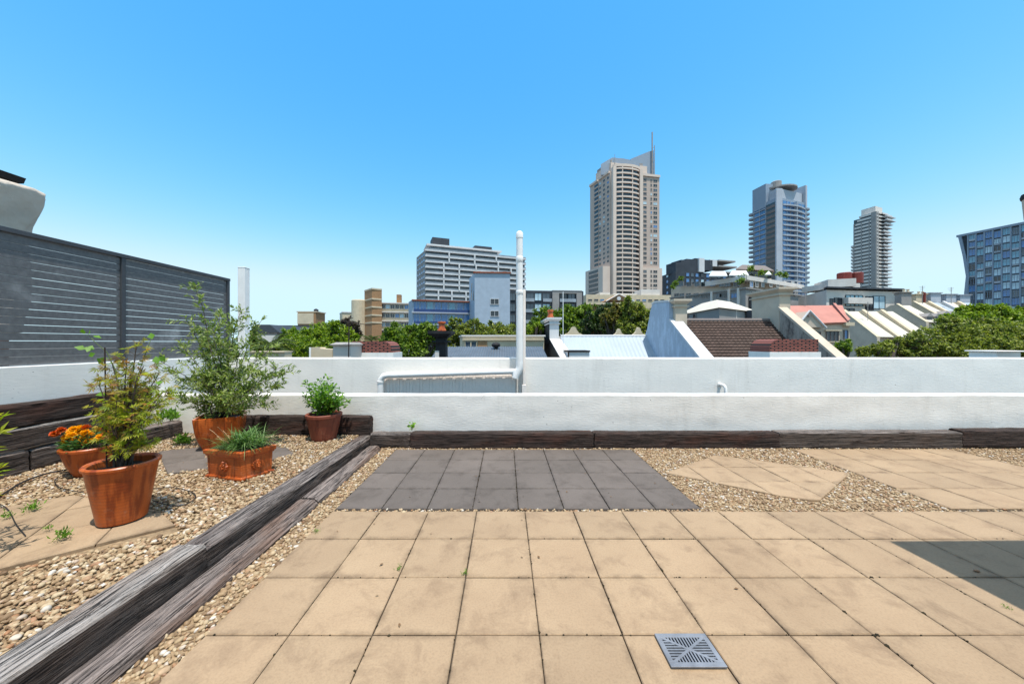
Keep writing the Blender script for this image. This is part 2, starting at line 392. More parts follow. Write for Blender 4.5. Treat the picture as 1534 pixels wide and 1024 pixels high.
# white overhead zone added out of view as neutral fill light, mottled by noise
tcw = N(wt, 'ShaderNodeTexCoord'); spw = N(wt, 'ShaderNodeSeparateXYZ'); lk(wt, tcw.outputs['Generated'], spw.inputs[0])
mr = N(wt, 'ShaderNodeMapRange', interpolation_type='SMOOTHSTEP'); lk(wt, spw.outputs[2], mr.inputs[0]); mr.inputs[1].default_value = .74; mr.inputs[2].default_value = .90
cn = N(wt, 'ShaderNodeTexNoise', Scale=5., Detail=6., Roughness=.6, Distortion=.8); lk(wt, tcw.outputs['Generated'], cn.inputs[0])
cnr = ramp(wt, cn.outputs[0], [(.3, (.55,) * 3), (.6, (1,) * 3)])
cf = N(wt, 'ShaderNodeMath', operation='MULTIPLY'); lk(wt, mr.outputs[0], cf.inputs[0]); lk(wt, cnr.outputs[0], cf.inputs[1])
sky_filled = mixc(wt, cf.outputs[0], cmb.outputs[0], (2.9, 2.65, 2.45))
lk(wt, sky_filled, bg.inputs[0]); bg.inputs[1].default_value = .142
sc.view_settings.view_transform = 'Standard'; sc.view_settings.look = 'None'
sc.view_settings.exposure = 1.42; sc.view_settings.gamma = 1
sc.cycles.max_bounces = 6; sc.cycles.diffuse_bounces = 3; sc.cycles.glossy_bounces = 2; sc.cycles.transparent_max_bounces = 4
# ------------------------------------------------------------------ terrace floor, paving, gravel
def struct(o): o['kind'] = 'structure'; return o
mb = MB(); mb.box(-4.9, 9.5, -4, 6.0, -.45, -.055); struct(build(mb, 'terrace_slab', 'joint'))
mb = MB(); mb.box(-1.62, 8.5, -3, 4.55, -.05, -.014); struct(build(mb, 'paving_bed', 'joint'))
def clip(poly, cx):                            # convex clip, both counter-clockwise
    for i in range(len(cx)):
        a, b = cx[i], cx[(i + 1) % len(cx)]; out = []
        side = lambda p: (b[0] - a[0]) * (p[1] - a[1]) - (b[1] - a[1]) * (p[0] - a[0])
        for k in range(len(poly)):
            p, q = poly[k], poly[(k + 1) % len(poly)]; sp, sq = side(p), side(q)
            if sp >= 0: out.append(p)
            if sp * sq < 0:
                t = sp / (sp - sq); out.append((p[0] + (q[0] - p[0]) * t, p[1] + (q[1] - p[1]) * t))
        poly = out
        if len(poly) < 3: return []
    return poly
def inset(poly, e):
    n = len(poly); out = []
    for i in range(n):
        p, c, q = Vector(poly[i - 1]), Vector(poly[i]), Vector(poly[(i + 1) % n])
        d1 = (c - p).normalized(); d2 = (q - c).normalized()
        n1 = Vector((-d1.y, d1.x)); n2 = Vector((-d2.y, d2.x)); k = 1 + n1.dot(n2)
        out.append(tuple(c + (n1 + n2) * (e / max(k, .3))))
    return out
def area(p): return .5 * sum(p[i - 1][0] * p[i][1] - p[i][0] * p[i - 1][1] for i in range(len(p)))
def clean(p):
    out = [q for i, q in enumerate(p) if (Vector(q) - Vector(p[i - 1])).length > .006]
    return out
class Slabs:
    def __init__(s): s.v = []; s.f = []; s.rim = []
    def add(s, poly, z, gap=.003, th=.035, tilt=.0012):
        poly = clean(poly)
        if len(poly) < 3: return
        if area(poly) < 0: poly = poly[::-1]
        if area(poly) < .002: return
        rings = [(inset(poly, gap), -th, 1.), (inset(poly, gap), -.004, 1.), (inset(poly, gap + .004), 0, 1.), (inset(poly, gap + .035), 0, .0)]
        if area(rings[-1][0]) < .001 : rings.pop()
        cx = sum(p[0] for p in poly) / len(poly); cy = sum(p[1] for p in poly) / len(poly)
        ta, tb, tc = rnd.uniform(-tilt, tilt), rnd.uniform(-tilt, tilt), rnd.uniform(-tilt, tilt) * .8
        o = len(s.v); n = len(poly)
        for r, dz, rim in rings:
            for p in r:
                s.v.append((p[0], p[1], z + dz + tc + ta * (p[0] - cx) * 3 + tb * (p[1] - cy) * 3)); s.rim.append(rim)
        for k in range(len(rings) - 1):
            for i in range(n): s.f.append((o + k * n + i, o + k * n + (i + 1) % n, o + (k + 1) * n + (i + 1) % n, o + (k + 1) * n + i))
        s.f.append(tuple(o + (len(rings) - 1) * n + i for i in range(n)))
    def grid(s, x0, nx, wx, y0, ny, wy, z=0, region=None, jit=.0):
        for i in range(nx):
            for j in range(ny):
                a = [(x0 + i * wx, y0 + j * wy), (x0 + (i + 1) * wx, y0 + j * wy), (x0 + (i + 1) * wx, y0 + (j + 1) * wy), (x0 + i * wx, y0 + (j + 1) * wy)]
                jx, jy = rnd.uniform(-jit, jit), rnd.uniform(-jit, jit); a = [(p[0] + jx, p[1] + jy) for p in a]
                if region: a = clip(a, region)
                if a: s.add(a, z)
    def build(s, name, m):
        mb = MB(); mb.v = s.v; mb.f = s.f; mb.m = [0] * len(s.f)
        o = build(mb, name, m, recalc=False)
        at = o.data.attributes.new('rim', 'FLOAT', 'POINT'); at.data.foreach_set('value', s.rim)
        return struct(o)
S = Slabs(); S.grid(-1.43, 22, .398, -2.76, 14, .3993, jit=.0012); S.build('beige_paving', 'paver')
S = Slabs(); S.grid(-1.425, 8, .3835, 2.868, 4, .398, jit=.0015); S.build('dark_paving', 'slate')
DIA = [ground_pt(*p, 0) for p in ((996, 708), (1172, 743), (1226.5, 751), (1275, 707), (1195.6, 697), (1073.6, 680))]
S = Slabs(); S.grid(1.65, 7, .40, 2.62, 6, .40, .003, DIA, jit=.002)
S.grid(3.742, 5, .413, 2.872, 4, .40, .0, jit=.0015); S.build('stepping_pavers', 'paver')
BEDZ = lambda x, y: .085 + .018 * max(0, y - 2) + .008 * noise.noise((x * 1.7, y * 1.7, 3))
SL = [(0, 848), (272, 791), (240, 763), (112, 739), (-90, 775), (-90, 870)]
slab = [ground_pt(*p, .115) for p in SL]
S = Slabs(); ang = math.atan2(slab[1][1] - slab[0][1], slab[1][0] - slab[0][0]); ca, sa = math.cos(ang), math.sin(ang)
for i in range(-3, 5):
    for j in range(-3, 6):
        q = [(slab[1][0] + (i + a) * .42 * ca - (j + b) * .42 * sa, slab[1][1] + (i + a) * .42 * sa + (j + b) * .42 * ca) for a, b in ((-1, 0), (0, 0), (0, 1), (-1, 1))]
        q = clip(q, slab if area(slab) > 0 else slab[::-1])
        if q: S.add(q, .108, tilt=.003)
S.build('planter_pavers', 'paver')
S = Slabs()
for pl in (((236, 676), (306, 668), (312, 684), (244, 695)), ((244, 696), (312, 685), (312, 701), (251, 709)), ((403, 667), (431, 670), (444, 680), (404, 689))):
    S.add([ground_pt(*p, .125) for p in pl], .125, tilt=.005)
S.build('planter_slates', 'slate')

PV1, PF1 = ico(2); PV0, PF0 = ico(1)
def pebbles(name, pts, zf, size, near, label):
    pts = np.array(pts); n = len(pts); d = pts[:, 1]
    parts = []
    for sel, tv, tf in ((d < near, PV1, PF1), (d >= near, PV0, PF0)):
        p = pts[sel]; k = len(p)
        if not k: continue
        s = size * np.exp(rng.normal(0, .26, k)); sc3 = np.stack([s * rng.uniform(.9, 1.25, k), s * rng.uniform(.62, .95, k), s * rng.uniform(.5, .8, k)], 1)
        yaw = rng.uniform(0, 6.28, k); c, si = np.cos(yaw), np.sin(yaw); z0 = np.zeros(k); o1 = np.ones(k)
        Rz = np.stack([np.stack([c, -si, z0], 1), np.stack([si, c, z0], 1), np.stack([z0, z0, o1], 1)], 1)
        tl = rng.normal(0, .3, (k, 2)); cx_, sx_ = np.cos(tl[:, 0]), np.sin(tl[:, 0])
        Rx = np.stack([np.stack([o1, z0, z0], 1), np.stack([z0, cx_, -sx_], 1), np.stack([z0, sx_, cx_], 1)], 1)
        Mx = np.einsum('nij,njk->nik', Rz, Rx) * sc3[:, None, :]
        z = np.array([zf(x, y) for x, y in p]) + s * .12 + rng.uniform(-.3, .55, k) * size * .5
        V, Fc = scatter(tv, tf, Mx, np.column_stack([p, z]))
        # knock each pebble out of round
        V = V + (np.sin(V[:, [1, 2, 0]] * 260) * .0012 + np.sin(V[:, [2, 0, 1]] * 140 + 1) * .0014)
        parts.append((V, Fc))
    V, Fc = join(parts)
    o = meshnp(name, V, Fc, 'pebble', smooth=True); o['kind'] = 'stuff'; o['label'] = label; o['category'] = 'gravel'
    return o
def inpoly(poly):
    P0 = np.array(poly)
    def f(x, y):
        c = np.zeros(len(x), bool)
        for i in range(len(P0)):
            (x1, y1), (x2, y2) = P0[i - 1], P0[i]
            k = ((y1 > y) != (y2 > y)) & (x < (x2 - x1) * (y - y1) / (y2 - y1 + 1e-12) + x1); c ^= k
        return c
    return f
def cover(x0, x1, y0, y1, dens, keep):
    n = int((x1 - x0) * (y1 - y0) * dens); x = rng.uniform(x0, x1, n); y = rng.uniform(y0, y1, n); k = keep(x, y)
    return np.column_stack([x[k], y[k]])
slates = [[ground_pt(*p, .125) for p in pl] for pl in (((238, 677), (305, 669), (310, 700), (251, 707)), ((406, 669), (429, 671), (441, 680), (406, 686)))]
fs = [inpoly(slab)] + [inpoly(q) for q in slates]
def shrunk(f): return f
bed = lambda x, y: (x > -1.52 * y - .35) & (x < -1.985 + .0 * y) & ~fs[0](x, y) & ~fs[1](x, y) & ~fs[2](x, y)
pts = np.concatenate([cover(-4.72, -1.99, 1.15, 4.72, 3100, bed)])
mbg = MB(); nx, ny = 28, 38
for j in range(ny):
    for i in range(nx):
        x = -4.74 + 2.76 * i / (nx - 1); y = .2 + 4.56 * j / (ny - 1); mbg.v.append((x, y, BEDZ(x, y) - .005))
for j in range(ny - 1):
    for i in range(nx - 1):
        a = j * nx + i; mbg.f.append((a, a + 1, a + nx + 1, a + nx)); mbg.m.append(0)
struct(build(mbg, 'planter_ground', 'gravel_base', smooth='all'))
pebbles('planter_gravel', pts, BEDZ, .0215, 3.0, 'tan river pebbles filling the raised planter bed among the terracotta pots')
nd = inpoly(DIA)
pr = lambda x, y: ~nd(x, y)
pts = np.concatenate([cover(1.655, 3.735, 2.85, 4.56, 3400, pr), cover(5.83, 8.4, 2.85, 4.56, 1500, lambda x, y: x < 1.53 * y + .2),
                      cover(-1.64, -1.425, .7, 4.56, 3600, lambda x, y: x > -99), cover(-1.45, 8, 2.815, 2.868, 3000, lambda x, y: (x < 1.7) | (rng.random(len(x)) < .4)),
                      cover(-1.45, 5.9, 4.462, 4.56, 2600, lambda x, y: x > -99)])
mb = MB()
for q in ((1.65, 3.738, 2.84, 4.56), (5.82, 8.4, 2.85, 4.56), (-1.62, -1.43, -1, 4.56), (-1.43, 5.82, 4.462, 4.56), (-1.43, 8.4, 2.832, 2.838)): mb.box(*q, -.0139, -.0115)
struct(build(mb, 'path_ground', 'gravel_base'))
pebbles('path_gravel', pts, lambda x, y: -.012, .0205, 2.6, 'tan river pebbles filling the gaps around the terrace paving')
# weeds and dirt tufts in the joints
def tuft(pos, h, n, label, group, m='weed'):
    n = int(n * 2.2); a = rng.normal(size=(n, 3)) * .7; a[:, 2] = np.abs(a[:, 2]) + .5
    p = np.array(pos) + rng.normal(size=(n, 3)) * np.array([h * .3, h * .3, 0.])
    p[:, 2] = pos[2] + np.abs(rng.normal(size=n)) * h * .35; L = rng.uniform(.3, .62, n) * h
    V, Fc = leafset(p, a, L, .3, 1.); o = meshnp('weed', V, Fc, m, loc=pos); setp(o, label, 'weed', group); return o
for px, py, z, h, n, lab in ((94, 806, .117, .06, 46, 'bright green weed growing on the beige slab in front of the big pot'),
                             (71, 793, .117, .035, 22, 'small weed sprouting on the beige slab left of the big pot'),
                             (48, 764, .117, .06, 40, 'low weed straggling over the far edge of the beige planter slab'),
                             (474, 797, .0, .03, 16, 'tiny tuft in the first beige paving joint beside the gravel strip'),
                             (598, 853, .0, .03, 18, 'tiny weed in the joint of beige paving, second column from the left'),
                             (696, 860, .0, .03, 18, 'tiny weed at a beige paving joint crossing near the middle'),
                             (1508, 911, .0, .022, 12, 'tiny brown tuft at a paving joint by the corner of the dark shadow'),
                             (10, 775, .117, .05, 26, 'ragged weed at the left end of the planter slab')):
    x, y = ground_pt(px, py, z); tuft((x, y, z), h, n, lab, 'weeds growing in the joints')
x, y = ground_pt(262, 668, .13); tuft((x, y + .1, .13), .13, 60, 'leafy green weed at the foot of the low timber behind the slate', 'weeds along the timbers')
x, y = ground_pt(290, 690, .13); tuft((x + .35, y, .125), .1, 50, 'dark green weed growing between slate and planter box', 'weeds along the timbers')
x, y = ground_pt(296, 650, .13); tuft((-4.55, 4.62, .34), .16, 70, 'tall green weeds standing at the white wall corner behind the timbers', 'weeds along the timbers')
x, y = ground_pt(1355, 873, 0)
# a pebble strayed on the paving
V, Fc = scatter(PV1, PF1, np.array([np.diag([.035, .022, .014])]), np.array([[*ground_pt(1463, 856, 0), .008]]))
o = meshnp('loose_pebble', V, Fc, 'pebble', smooth=True, loc=(*ground_pt(1463, 856, 0), 0)); setp(o, 'single pale pebble lying on the shaded paving', 'pebble')
# drain grate
t = thing('drain_grate', 'grey cast metal drain grate with slanted slots set into the beige paving', 'drain grate', (.827, 1.542, 0))
gx0, gx1, gy0, gy1 = .707, .947, 1.458, 1.626
mb = MB(); mb.box(gx0 + .006, gx1 - .006, gy0 + .006, gy1 - .006, .0025, .0045); build(mb, 'sump_shade', 'pit_shade', t)  # flat black sheet painted to stand in for the unlit pit below
mb = MB(); fw = .022; z0, z1 = .004, .012
mb.box(gx0, gx1, gy0, gy0 + fw, z0, z1); mb.box(gx0, gx1, gy1 - fw, gy1, z0, z1); mb.box(gx0, gx0 + fw, gy0 + fw, gy1 - fw, z0, z1); mb.box(gx1 - fw, gx1, gy0 + fw, gy1 - fw, z0, z1)
build(mb, 'frame', 'metal_grey', t, bevel=.0015)
mb = MB(); ix0, ix1, iy0, iy1 = gx0 + fw, gx1 - fw, gy0 + fw, gy1 - fw; mx, my = (ix0 + ix1) / 2, (iy0 + iy1) / 2
def bar(p, q, wd, z1=.0115):
    p, q = Vector(p), Vector(q); u = (q - p).normalized(); n = Vector((-u.y, u.x)) * wd / 2
    mb.prism([p - n, q - n, q + n, p + n], .0045, z1)
bar((ix0, iy0), (ix1, iy1), .011, .0112); bar((ix0, iy1), (ix1, iy0), .011, .0116)
for k in range(-7, 8):
    x = mx + k * .0136; e = abs(x - mx) / (ix1 - mx) * (iy1 - my)
    if 1: bar((x, my + e), (x, iy1), .0062, .0108); bar((x, iy0), (x, my - e), .0062, .0108)
for k in range(-4, 5):
    y = my + k * .0136; e = abs(y - my) / (iy1 - my) * (ix1 - mx)
    if 1: bar((ix0, y), (mx - e, y), .0062, .0106); bar((mx + e, y), (ix1, y), .0062, .0106)
build(mb, 'grille', 'metal_grey', t)

# ------------------------------------------------------------------ timber sleepers
def sleeper(p, q, wd, z0, z1, m, label, group, rough=.007, roll=0., rd=.02, seed=0):
    p, q = Vector(p), Vector(q); L = (q - p).length; h = z1 - z0
    nL = max(12, int(L / .035)); prof = []
    hw, hh = wd / 2, h / 2
    corners = [(hw, -hh), (hw, hh), (-hw, hh), (-hw, -hh)]
    for i in range(4):
        a, b = corners[i], corners[(i + 1) % 4]
        ln = math.hypot(b[0] - a[0], b[1] - a[1]); k = max(3, int(ln / .022)); r = rd / ln
        for j in range(k): 
            tt = r + (1 - 2 * r) * j / (k - 1); prof.append((a[0] + (b[0] - a[0]) * tt, a[1] + (b[1] - a[1]) * tt))
    n = len(prof); v = []; f = []
    for i in range(nL + 1):
        x = -L / 2 + L * i / nL; e = min(i, nL - i)
        sh = 1 - (.05 if e == 0 else 0)
        for (y, z) in prof:
            w1 = noise.noise((x * 1.3 + seed * 7, y * 6, z * 6)) * rough * 1.5
            w2 = noise.noise((x * 7 + seed * 3, y * 38, z * 38)) * rough
            k = 1 + (w1 + w2) / max(math.hypot(y, z), .02)
            xx = x + (noise.noise((y * 18, z * 18, seed + i)) * .012 if e == 0 else 0)
            v.append((xx, y * k * sh, z * k * sh))
    for i in range(nL):
        for k in range(n): f.append((i * n + k, (i + 1) * n + k, (i + 1) * n + (k + 1) % n, i * n + (k + 1) % n))
    f.append(tuple(range(n))); f.append(tuple(nL * n + k for k in range(n))[::-1])
    me = bpy.data.meshes.new('timber_sleeper'); me.from_pydata(v, [], f); me.materials.append(M[m]); me.shade_smooth(); me.set_sharp_from_angle(angle=R(50))
    if m in ('wood_grey', 'wood_edge', 'wood_mid'):         # sides darker: unbleached wood, with their shade put into the colour too
        me.materials.append(M['wood_side_shade']); me.polygons.foreach_set('material_index', [0 if abs(q.normal.z) > .5 + .12 * noise.noise((q.center.x * 1.5, 0, 0)) else 1 for q in me.polygons])
    o = bpy.data.objects.new('timber_sleeper', me); col.objects.link(o)
    c = (p + q) / 2; o.location = (c.x, c.y, (z0 + z1) / 2); o.rotation_euler = (roll, 0, math.atan2(q.y - p.y, q.x - p.x))
    return setp(o, label, 'timber', group)
g1 = 'timbers edging the planter bed'; g2 = 'timbers along the foot of the white wall'; g3 = 'timbers stacked along the left wall'
# two rows that edge the bed: upper row on the left, lower row against the paving
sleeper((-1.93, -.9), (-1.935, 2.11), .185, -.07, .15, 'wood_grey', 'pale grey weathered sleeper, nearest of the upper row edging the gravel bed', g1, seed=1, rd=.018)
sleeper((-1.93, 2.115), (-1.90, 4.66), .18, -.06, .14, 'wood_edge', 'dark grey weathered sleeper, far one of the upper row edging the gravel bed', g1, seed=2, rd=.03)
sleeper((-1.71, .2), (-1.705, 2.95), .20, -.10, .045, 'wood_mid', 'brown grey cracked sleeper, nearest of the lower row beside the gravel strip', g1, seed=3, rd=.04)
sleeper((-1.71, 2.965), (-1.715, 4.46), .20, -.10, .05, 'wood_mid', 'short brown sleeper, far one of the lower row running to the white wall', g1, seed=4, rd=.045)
# along the white wall
WX = lambda x, d=4.52: PX(x, d)
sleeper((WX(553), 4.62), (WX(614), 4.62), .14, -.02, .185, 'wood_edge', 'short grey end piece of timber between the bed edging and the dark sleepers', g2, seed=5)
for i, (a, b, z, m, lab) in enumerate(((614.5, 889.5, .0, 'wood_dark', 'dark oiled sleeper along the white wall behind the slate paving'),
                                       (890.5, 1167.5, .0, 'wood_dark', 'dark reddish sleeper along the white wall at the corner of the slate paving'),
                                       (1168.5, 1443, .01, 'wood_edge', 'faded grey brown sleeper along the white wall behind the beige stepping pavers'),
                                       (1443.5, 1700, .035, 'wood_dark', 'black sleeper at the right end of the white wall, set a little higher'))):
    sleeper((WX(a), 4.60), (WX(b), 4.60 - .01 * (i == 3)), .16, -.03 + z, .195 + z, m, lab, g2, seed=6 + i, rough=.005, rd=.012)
sleeper((PX(384, 4.66) - .6, 4.70), (PX(553, 4.62), 4.70), .12, .10, .395, 'wood_dark', 'dark sleeper on edge behind the round shrub pot in the planter bed', g2, seed=11, rough=.006)
# stacked along the left wall
sleeper((-4.82, .9), (-4.82, 4.60), .15, .565, .79, 'wood_dark', 'dark brown top sleeper of the stack along the left wall', g3, seed=12, rough=.008)
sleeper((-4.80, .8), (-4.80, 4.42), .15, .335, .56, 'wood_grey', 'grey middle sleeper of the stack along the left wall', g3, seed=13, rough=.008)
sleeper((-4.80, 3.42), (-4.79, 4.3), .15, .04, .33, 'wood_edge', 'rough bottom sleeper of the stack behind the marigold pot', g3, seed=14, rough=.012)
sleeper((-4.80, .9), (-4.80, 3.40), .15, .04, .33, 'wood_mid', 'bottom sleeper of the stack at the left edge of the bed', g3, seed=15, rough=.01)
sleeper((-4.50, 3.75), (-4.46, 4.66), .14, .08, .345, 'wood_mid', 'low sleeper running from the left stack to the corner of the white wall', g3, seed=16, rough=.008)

# ------------------------------------------------------------------ white walls
def rough_wall(name, x0, x1, y0, y1, z0, z1, m, amp, step, label):
    """a rendered wall with a slightly uneven face and crest (long side along X)"""
    nx = max(2, int((x1 - x0) / step)); prof = []
    nz = max(2, int((z1 - z0) / step)); nyy = max(2, int((y1 - y0) / .06))
    for k in range(nz): prof.append((y0, z0 + (z1 - .012 - z0) * k / (nz - 1)))
    for k in range(nyy + 1): prof.append((y0 + .012 + (y1 - y0 - .024) * k / nyy, z1))
    for k in range(nz): prof.append((y1, z1 - .012 - (z1 - .012 - z0) * k / (nz - 1)))
    n = len(prof); v = []; f = []
    for i in range(nx + 1):
        x = x0 + (x1 - x0) * i / nx
        for (y, z) in prof:
            a = noise.noise((x * 2.1, y * 3, z * 5)) * amp + noise.noise((x * 8, y * 8, z * 13 + 5)) * amp * .5
            v.append((x, y + (a if z < z1 else 0), z + (a * .6 if z >= z1 - .013 else 0)))
    for i in range(nx):
        for k in range(n - 1): f.append((i * n + k, (i + 1) * n + k, (i + 1) * n + k + 1, i * n + k + 1))
    f.append(tuple(range(n))[::-1]); f.append(tuple(nx * n + k for k in range(n)))
    mb = MB(); mb.v = v; mb.f = f; mb.m = [0] * len(f)
    o = build(mb, name, m, loc=((x0 + x1) / 2, (y0 + y1) / 2, z0), smooth=True)
    o.data.set_sharp_from_angle(angle=R(14)); return setp(o, label, 'wall')
rough_wall('low_wall', -4.9, 9.4, 4.78, 4.95, -.05, .662, 'white_wall', .006, .05, 'low white rendered wall along the far edge of the terrace paving')
PW = rough_wall('parapet_wall', -5.1, 12.5, 6.1, 6.34, -.3, 1.117, 'white_wall', .004, .09, 'taller white parapet wall with a pipe along it, behind the low wall')
mb = MB(); mb.box(-5.12, -4.9, -2, 6.095, -.05, 1.15)
setp(build(mb, 'side_wall', 'white_smooth', loc=(-5, 2, 0), bevel=.008), 'smooth white wall under the charcoal slatted fence', 'wall')
# ------------------------------------------------------------------ slatted fence
t = thing('slatted_fence', 'charcoal fence of narrow horizontal slats on top of the left white wall', 'fence', (-4.97, 4.4, 1.15))
X0, X1 = -4.985, -4.955; ys = [1.03, 2.73, 4.43, 6.11]
for i, y in enumerate(ys):
    mb = MB(); mb.box(X1 - .05, X1 + .022, y - .025, y + .025, 1.152, 2.485); build(mb, 'post', 'slat', t, bevel=.003)
for i in range(3):
    mb = MB(); pitch = .0822
    for k in range(16):
        z = 1.165 + k * pitch; jz = rnd.uniform(-.0012, .0012)
        mb.box(X0 + .008, X1, ys[i] + .026, ys[i + 1] - .026, z + jz, z + pitch - .006 + jz)
    build(mb, 'slat_panel', 'slat_face', t)
mb = MB(); mb.box(X1 - .055, X1 + .03, 1.0, 6.137, 2.486, 2.532); build(mb, 'top_rail', 'slat', t, bevel=.003)
# square white post beyond the fence
mb = MB(); a = PX(356, 6.5); b = PX(366.5, 6.5); mb.box(a, b, 6.5, 6.63, -.3, PZ(401, 6.5)); mb.box(a - .004, b + .004, 6.497, 6.634, PZ(401, 6.5), PZ(399.5, 6.5))
setp(build(mb, 'white_post', 'pipe', loc=((a + b) / 2, 6.56, -.3), bevel=.006), 'square white post standing past the end of the slatted fence', 'post')
# ------------------------------------------------------------------ pipes on the parapet wall
d = 5.9; xc = PX(778.3, d); t = thing('vent_pipe', 'tall white vent pipe rising above the parapet wall', 'pipe', (xc, d, .4))
rr = .057
mb = MB(); mb.lathe([(rr, .99), (rr, PZ(437, d)), (rr, PZ(392, d)), (rr, PZ(355, d))], xc, d, 24); build(mb, 'shaft', 'pipe', t, smooth=True)
for y0, y1 in ((393, 384), (441, 435)):
    mb = MB(); mb.lathe([(rr + .001, PZ(y0, d)), (rr + .006, PZ(y0, d) + .008), (rr + .006, PZ(y1, d) - .008), (rr + .001, PZ(y1, d))], xc, d, 24); build(mb, 'collar', 'pipe', t, smooth=True)
zt = PZ(355, d); mb = MB(); mb.lathe([(rr + .005, zt - .02), (rr + .005, zt + .055), (rr * .86, zt + .085), (rr * .5, zt + .1), (.005, zt + .104)], xc, d, 24); build(mb, 'cap', 'pipe', t, smooth=True)
mb = MB(); mb.tube([(xc, d, 1.05), (xc, d, .98), (xc - .012, d, .92), (xc - .06, d - .01, .84), (xc - .075, d - .01, .78)], [rr + .004] * 5, 20); build(mb, 'offset_bend', 'pipe', t, smooth=True)
z5 = PZ(556, 5.93); xl = PX(570, 5.93); zl = PZ(562, 5.93)
mb = MB(); mb.tube([(xc - .075, d - .01, .80), (xc - .08, d, z5 + .02), (xc - .12, d + .02, z5 - .0), (xl + .14, d + .03, zl + .003), (xl + .06, d + .03, zl - .01), (xl + .012, d + .03, zl - .06), (xl, d + .03, zl - .14), (xl, d + .03, .1)], [.052] * 8, 16); build(mb, 'waste_run', 'pipe', t, smooth=True)
mb = MB(); mb.lathe([(.06, .70), (.06, .73)], xl, d + .03, 16); build(mb, 'joint_ring', 'pipe', t, smooth=True)
mb = MB(); xa, xb = PX(783.6, 5.96), PX(787.4, 5.96); mb.box(xa, xb, 5.94, 6.06, PZ(586, 5.96), PZ(434, 5.96)); mb.box(xa - .02, xb + .008, 5.93, 6.06, PZ(588, 5.96) - .02, PZ(576, 5.96))
setp(build(mb, 'conduit', 'panel', loc=(xa, 6, .5), bevel=.004), 'slim grey conduit running up beside the white vent pipe', 'conduit')
mb = MB(); xa, xb = PX(574, 6.0), PX(772, 6.0)
n = 40
for k in range(n):
    x = xa + (xb - xa) * k / n; mb.box(x, x + (xb - xa) / n * .94, 6.0 + (.006 if k % 3 == 0 else 0), 6.09, .2, PZ(566 - 5 * k / n, 6.0))
mb.box(xa, xb, 6.012, 6.09, .2, PZ(566, 6.0) - .006)
setp(build(mb, 'wall_panel', 'panel', loc=((xa + xb) / 2, 6.05, .2)), 'pale grey ribbed sheet fixed to the parapet wall under the sloping pipe', 'panel')
x, z = PX(1086, 5.95), PZ(577, 5.95)
t = thing('pipe_outlet', 'small white pipe elbow poking out of the parapet wall', 'pipe', (x, 6.05, z))
mb = MB(); mb.tube([(x, 6.1, z), (x, 6.0, z), (x + .003, 5.975, z - .008), (x + .012, 5.955, z - .05), (x + .016, 5.95, z - .2)], .026, 14); build(mb, 'elbow', 'pipe', t, smooth=True)
mb = MB(); mb.tube([(x, 6.098, z), (x, 6.085, z)], .036, 16); build(mb, 'flange', 'pipe', t, smooth=True)
# sprig at the wall
t = thing('wall_sprig', 'bright green sprig growing out of the gap behind the dark sleeper', 'weed', (PX(617, 4.72), 4.72, .19))
n = 16; p = np.array([PX(617, 4.72), 4.71, .20]) + rng.normal(size=(n, 3)) * [.025, .012, .03] + [0, 0, .05]
V, Fc = leafset(p, rng.normal(size=(n, 3)) + [0, -.4, .3], rng.uniform(.03, .06, n), .75, .6, np.array([0, -1., .6])); meshnp('foliage', V, Fc, 'weed', t)
mb = MB(); b0 = Vector((PX(617, 4.72), 4.72, .18))
for k in range(5): mb.tube([b0, b0 + Vector((rnd.uniform(-.02, .02), -.01, .06))], .0025, 5)
build(mb, 'stem', 'stem_green', t)
# a few dry leaves blown over the paving and gravel
dl = [(rnd.uniform(-1.3, 3.6), rnd.uniform(1.5, 4.4)) for k in range(26)] + [(rnd.uniform(-4.2, -2.1), rnd.uniform(2.6, 4.4)) for k in range(26)]
dl = [q for q in dl if abs(q[0]) < 1.45 * q[1]]
M['dry_leaf'] = leafmat('dry brown leaves', [(0, (.10, .05, .025)), (1, (.28, .16, .07))], .15)
for x, y in dl:
    z = .006 if x > -1.5 else BEDZ(x, y) + .022
    V, Fc = leafset(np.array([[x, y, z]]), np.array([[rnd.gauss(0, 1), rnd.gauss(0, 1), .05]]), np.array([rnd.uniform(.014, .032)]), .5, .25)
    setp(meshnp('dry_leaf', V, Fc, 'dry_leaf', loc=(x, y, z)), 'tiny dry brown leaf lying on the terrace paving or gravel', 'leaf', 'dry leaves blown over the terrace')
# moss and dirt lodged in the paving joints
M['moss'] = mat('dark moss and dirt', (.035, .028, .014), .95, .5, 30)
jp = []
for k in range(1500):
    i, j = rnd.randint(0, 20), rnd.randint(8, 14)
    if noise.noise((i * 3.1, j * 2.3, 1)) < -.15: continue
    if rnd.random() < .6: jp.append((-1.43 + i * .398 + rnd.gauss(0, .003), -2.76 + (j + rnd.random()) * .3993))
    else: jp.append((-1.43 + (i + rnd.random()) * .398, -2.76 + j * .3993 + rnd.gauss(0, .003)))
for k in range(300): jp.append((-1.425 + rnd.randint(0, 8) * .3835 + rnd.gauss(0, .003), 2.87 + rnd.random() * 1.59))
jp = np.array([q for q in jp if q[1] < 2.83 or q[0] < 1.7]); k = len(jp)
V, Fc = scatter(PV0, PF0, rotmats(k) * (rng.uniform(.004, .012, k) * np.where(rng.random(k) < .06, 2., 1.))[:, None, None], np.column_stack([jp, np.full(k, -.003)]))
o = meshnp('joint_moss', V, Fc, 'moss'); setp(o, 'dark moss and dirt lodged in the joints of the terrace paving', 'moss', None, 'stuff')
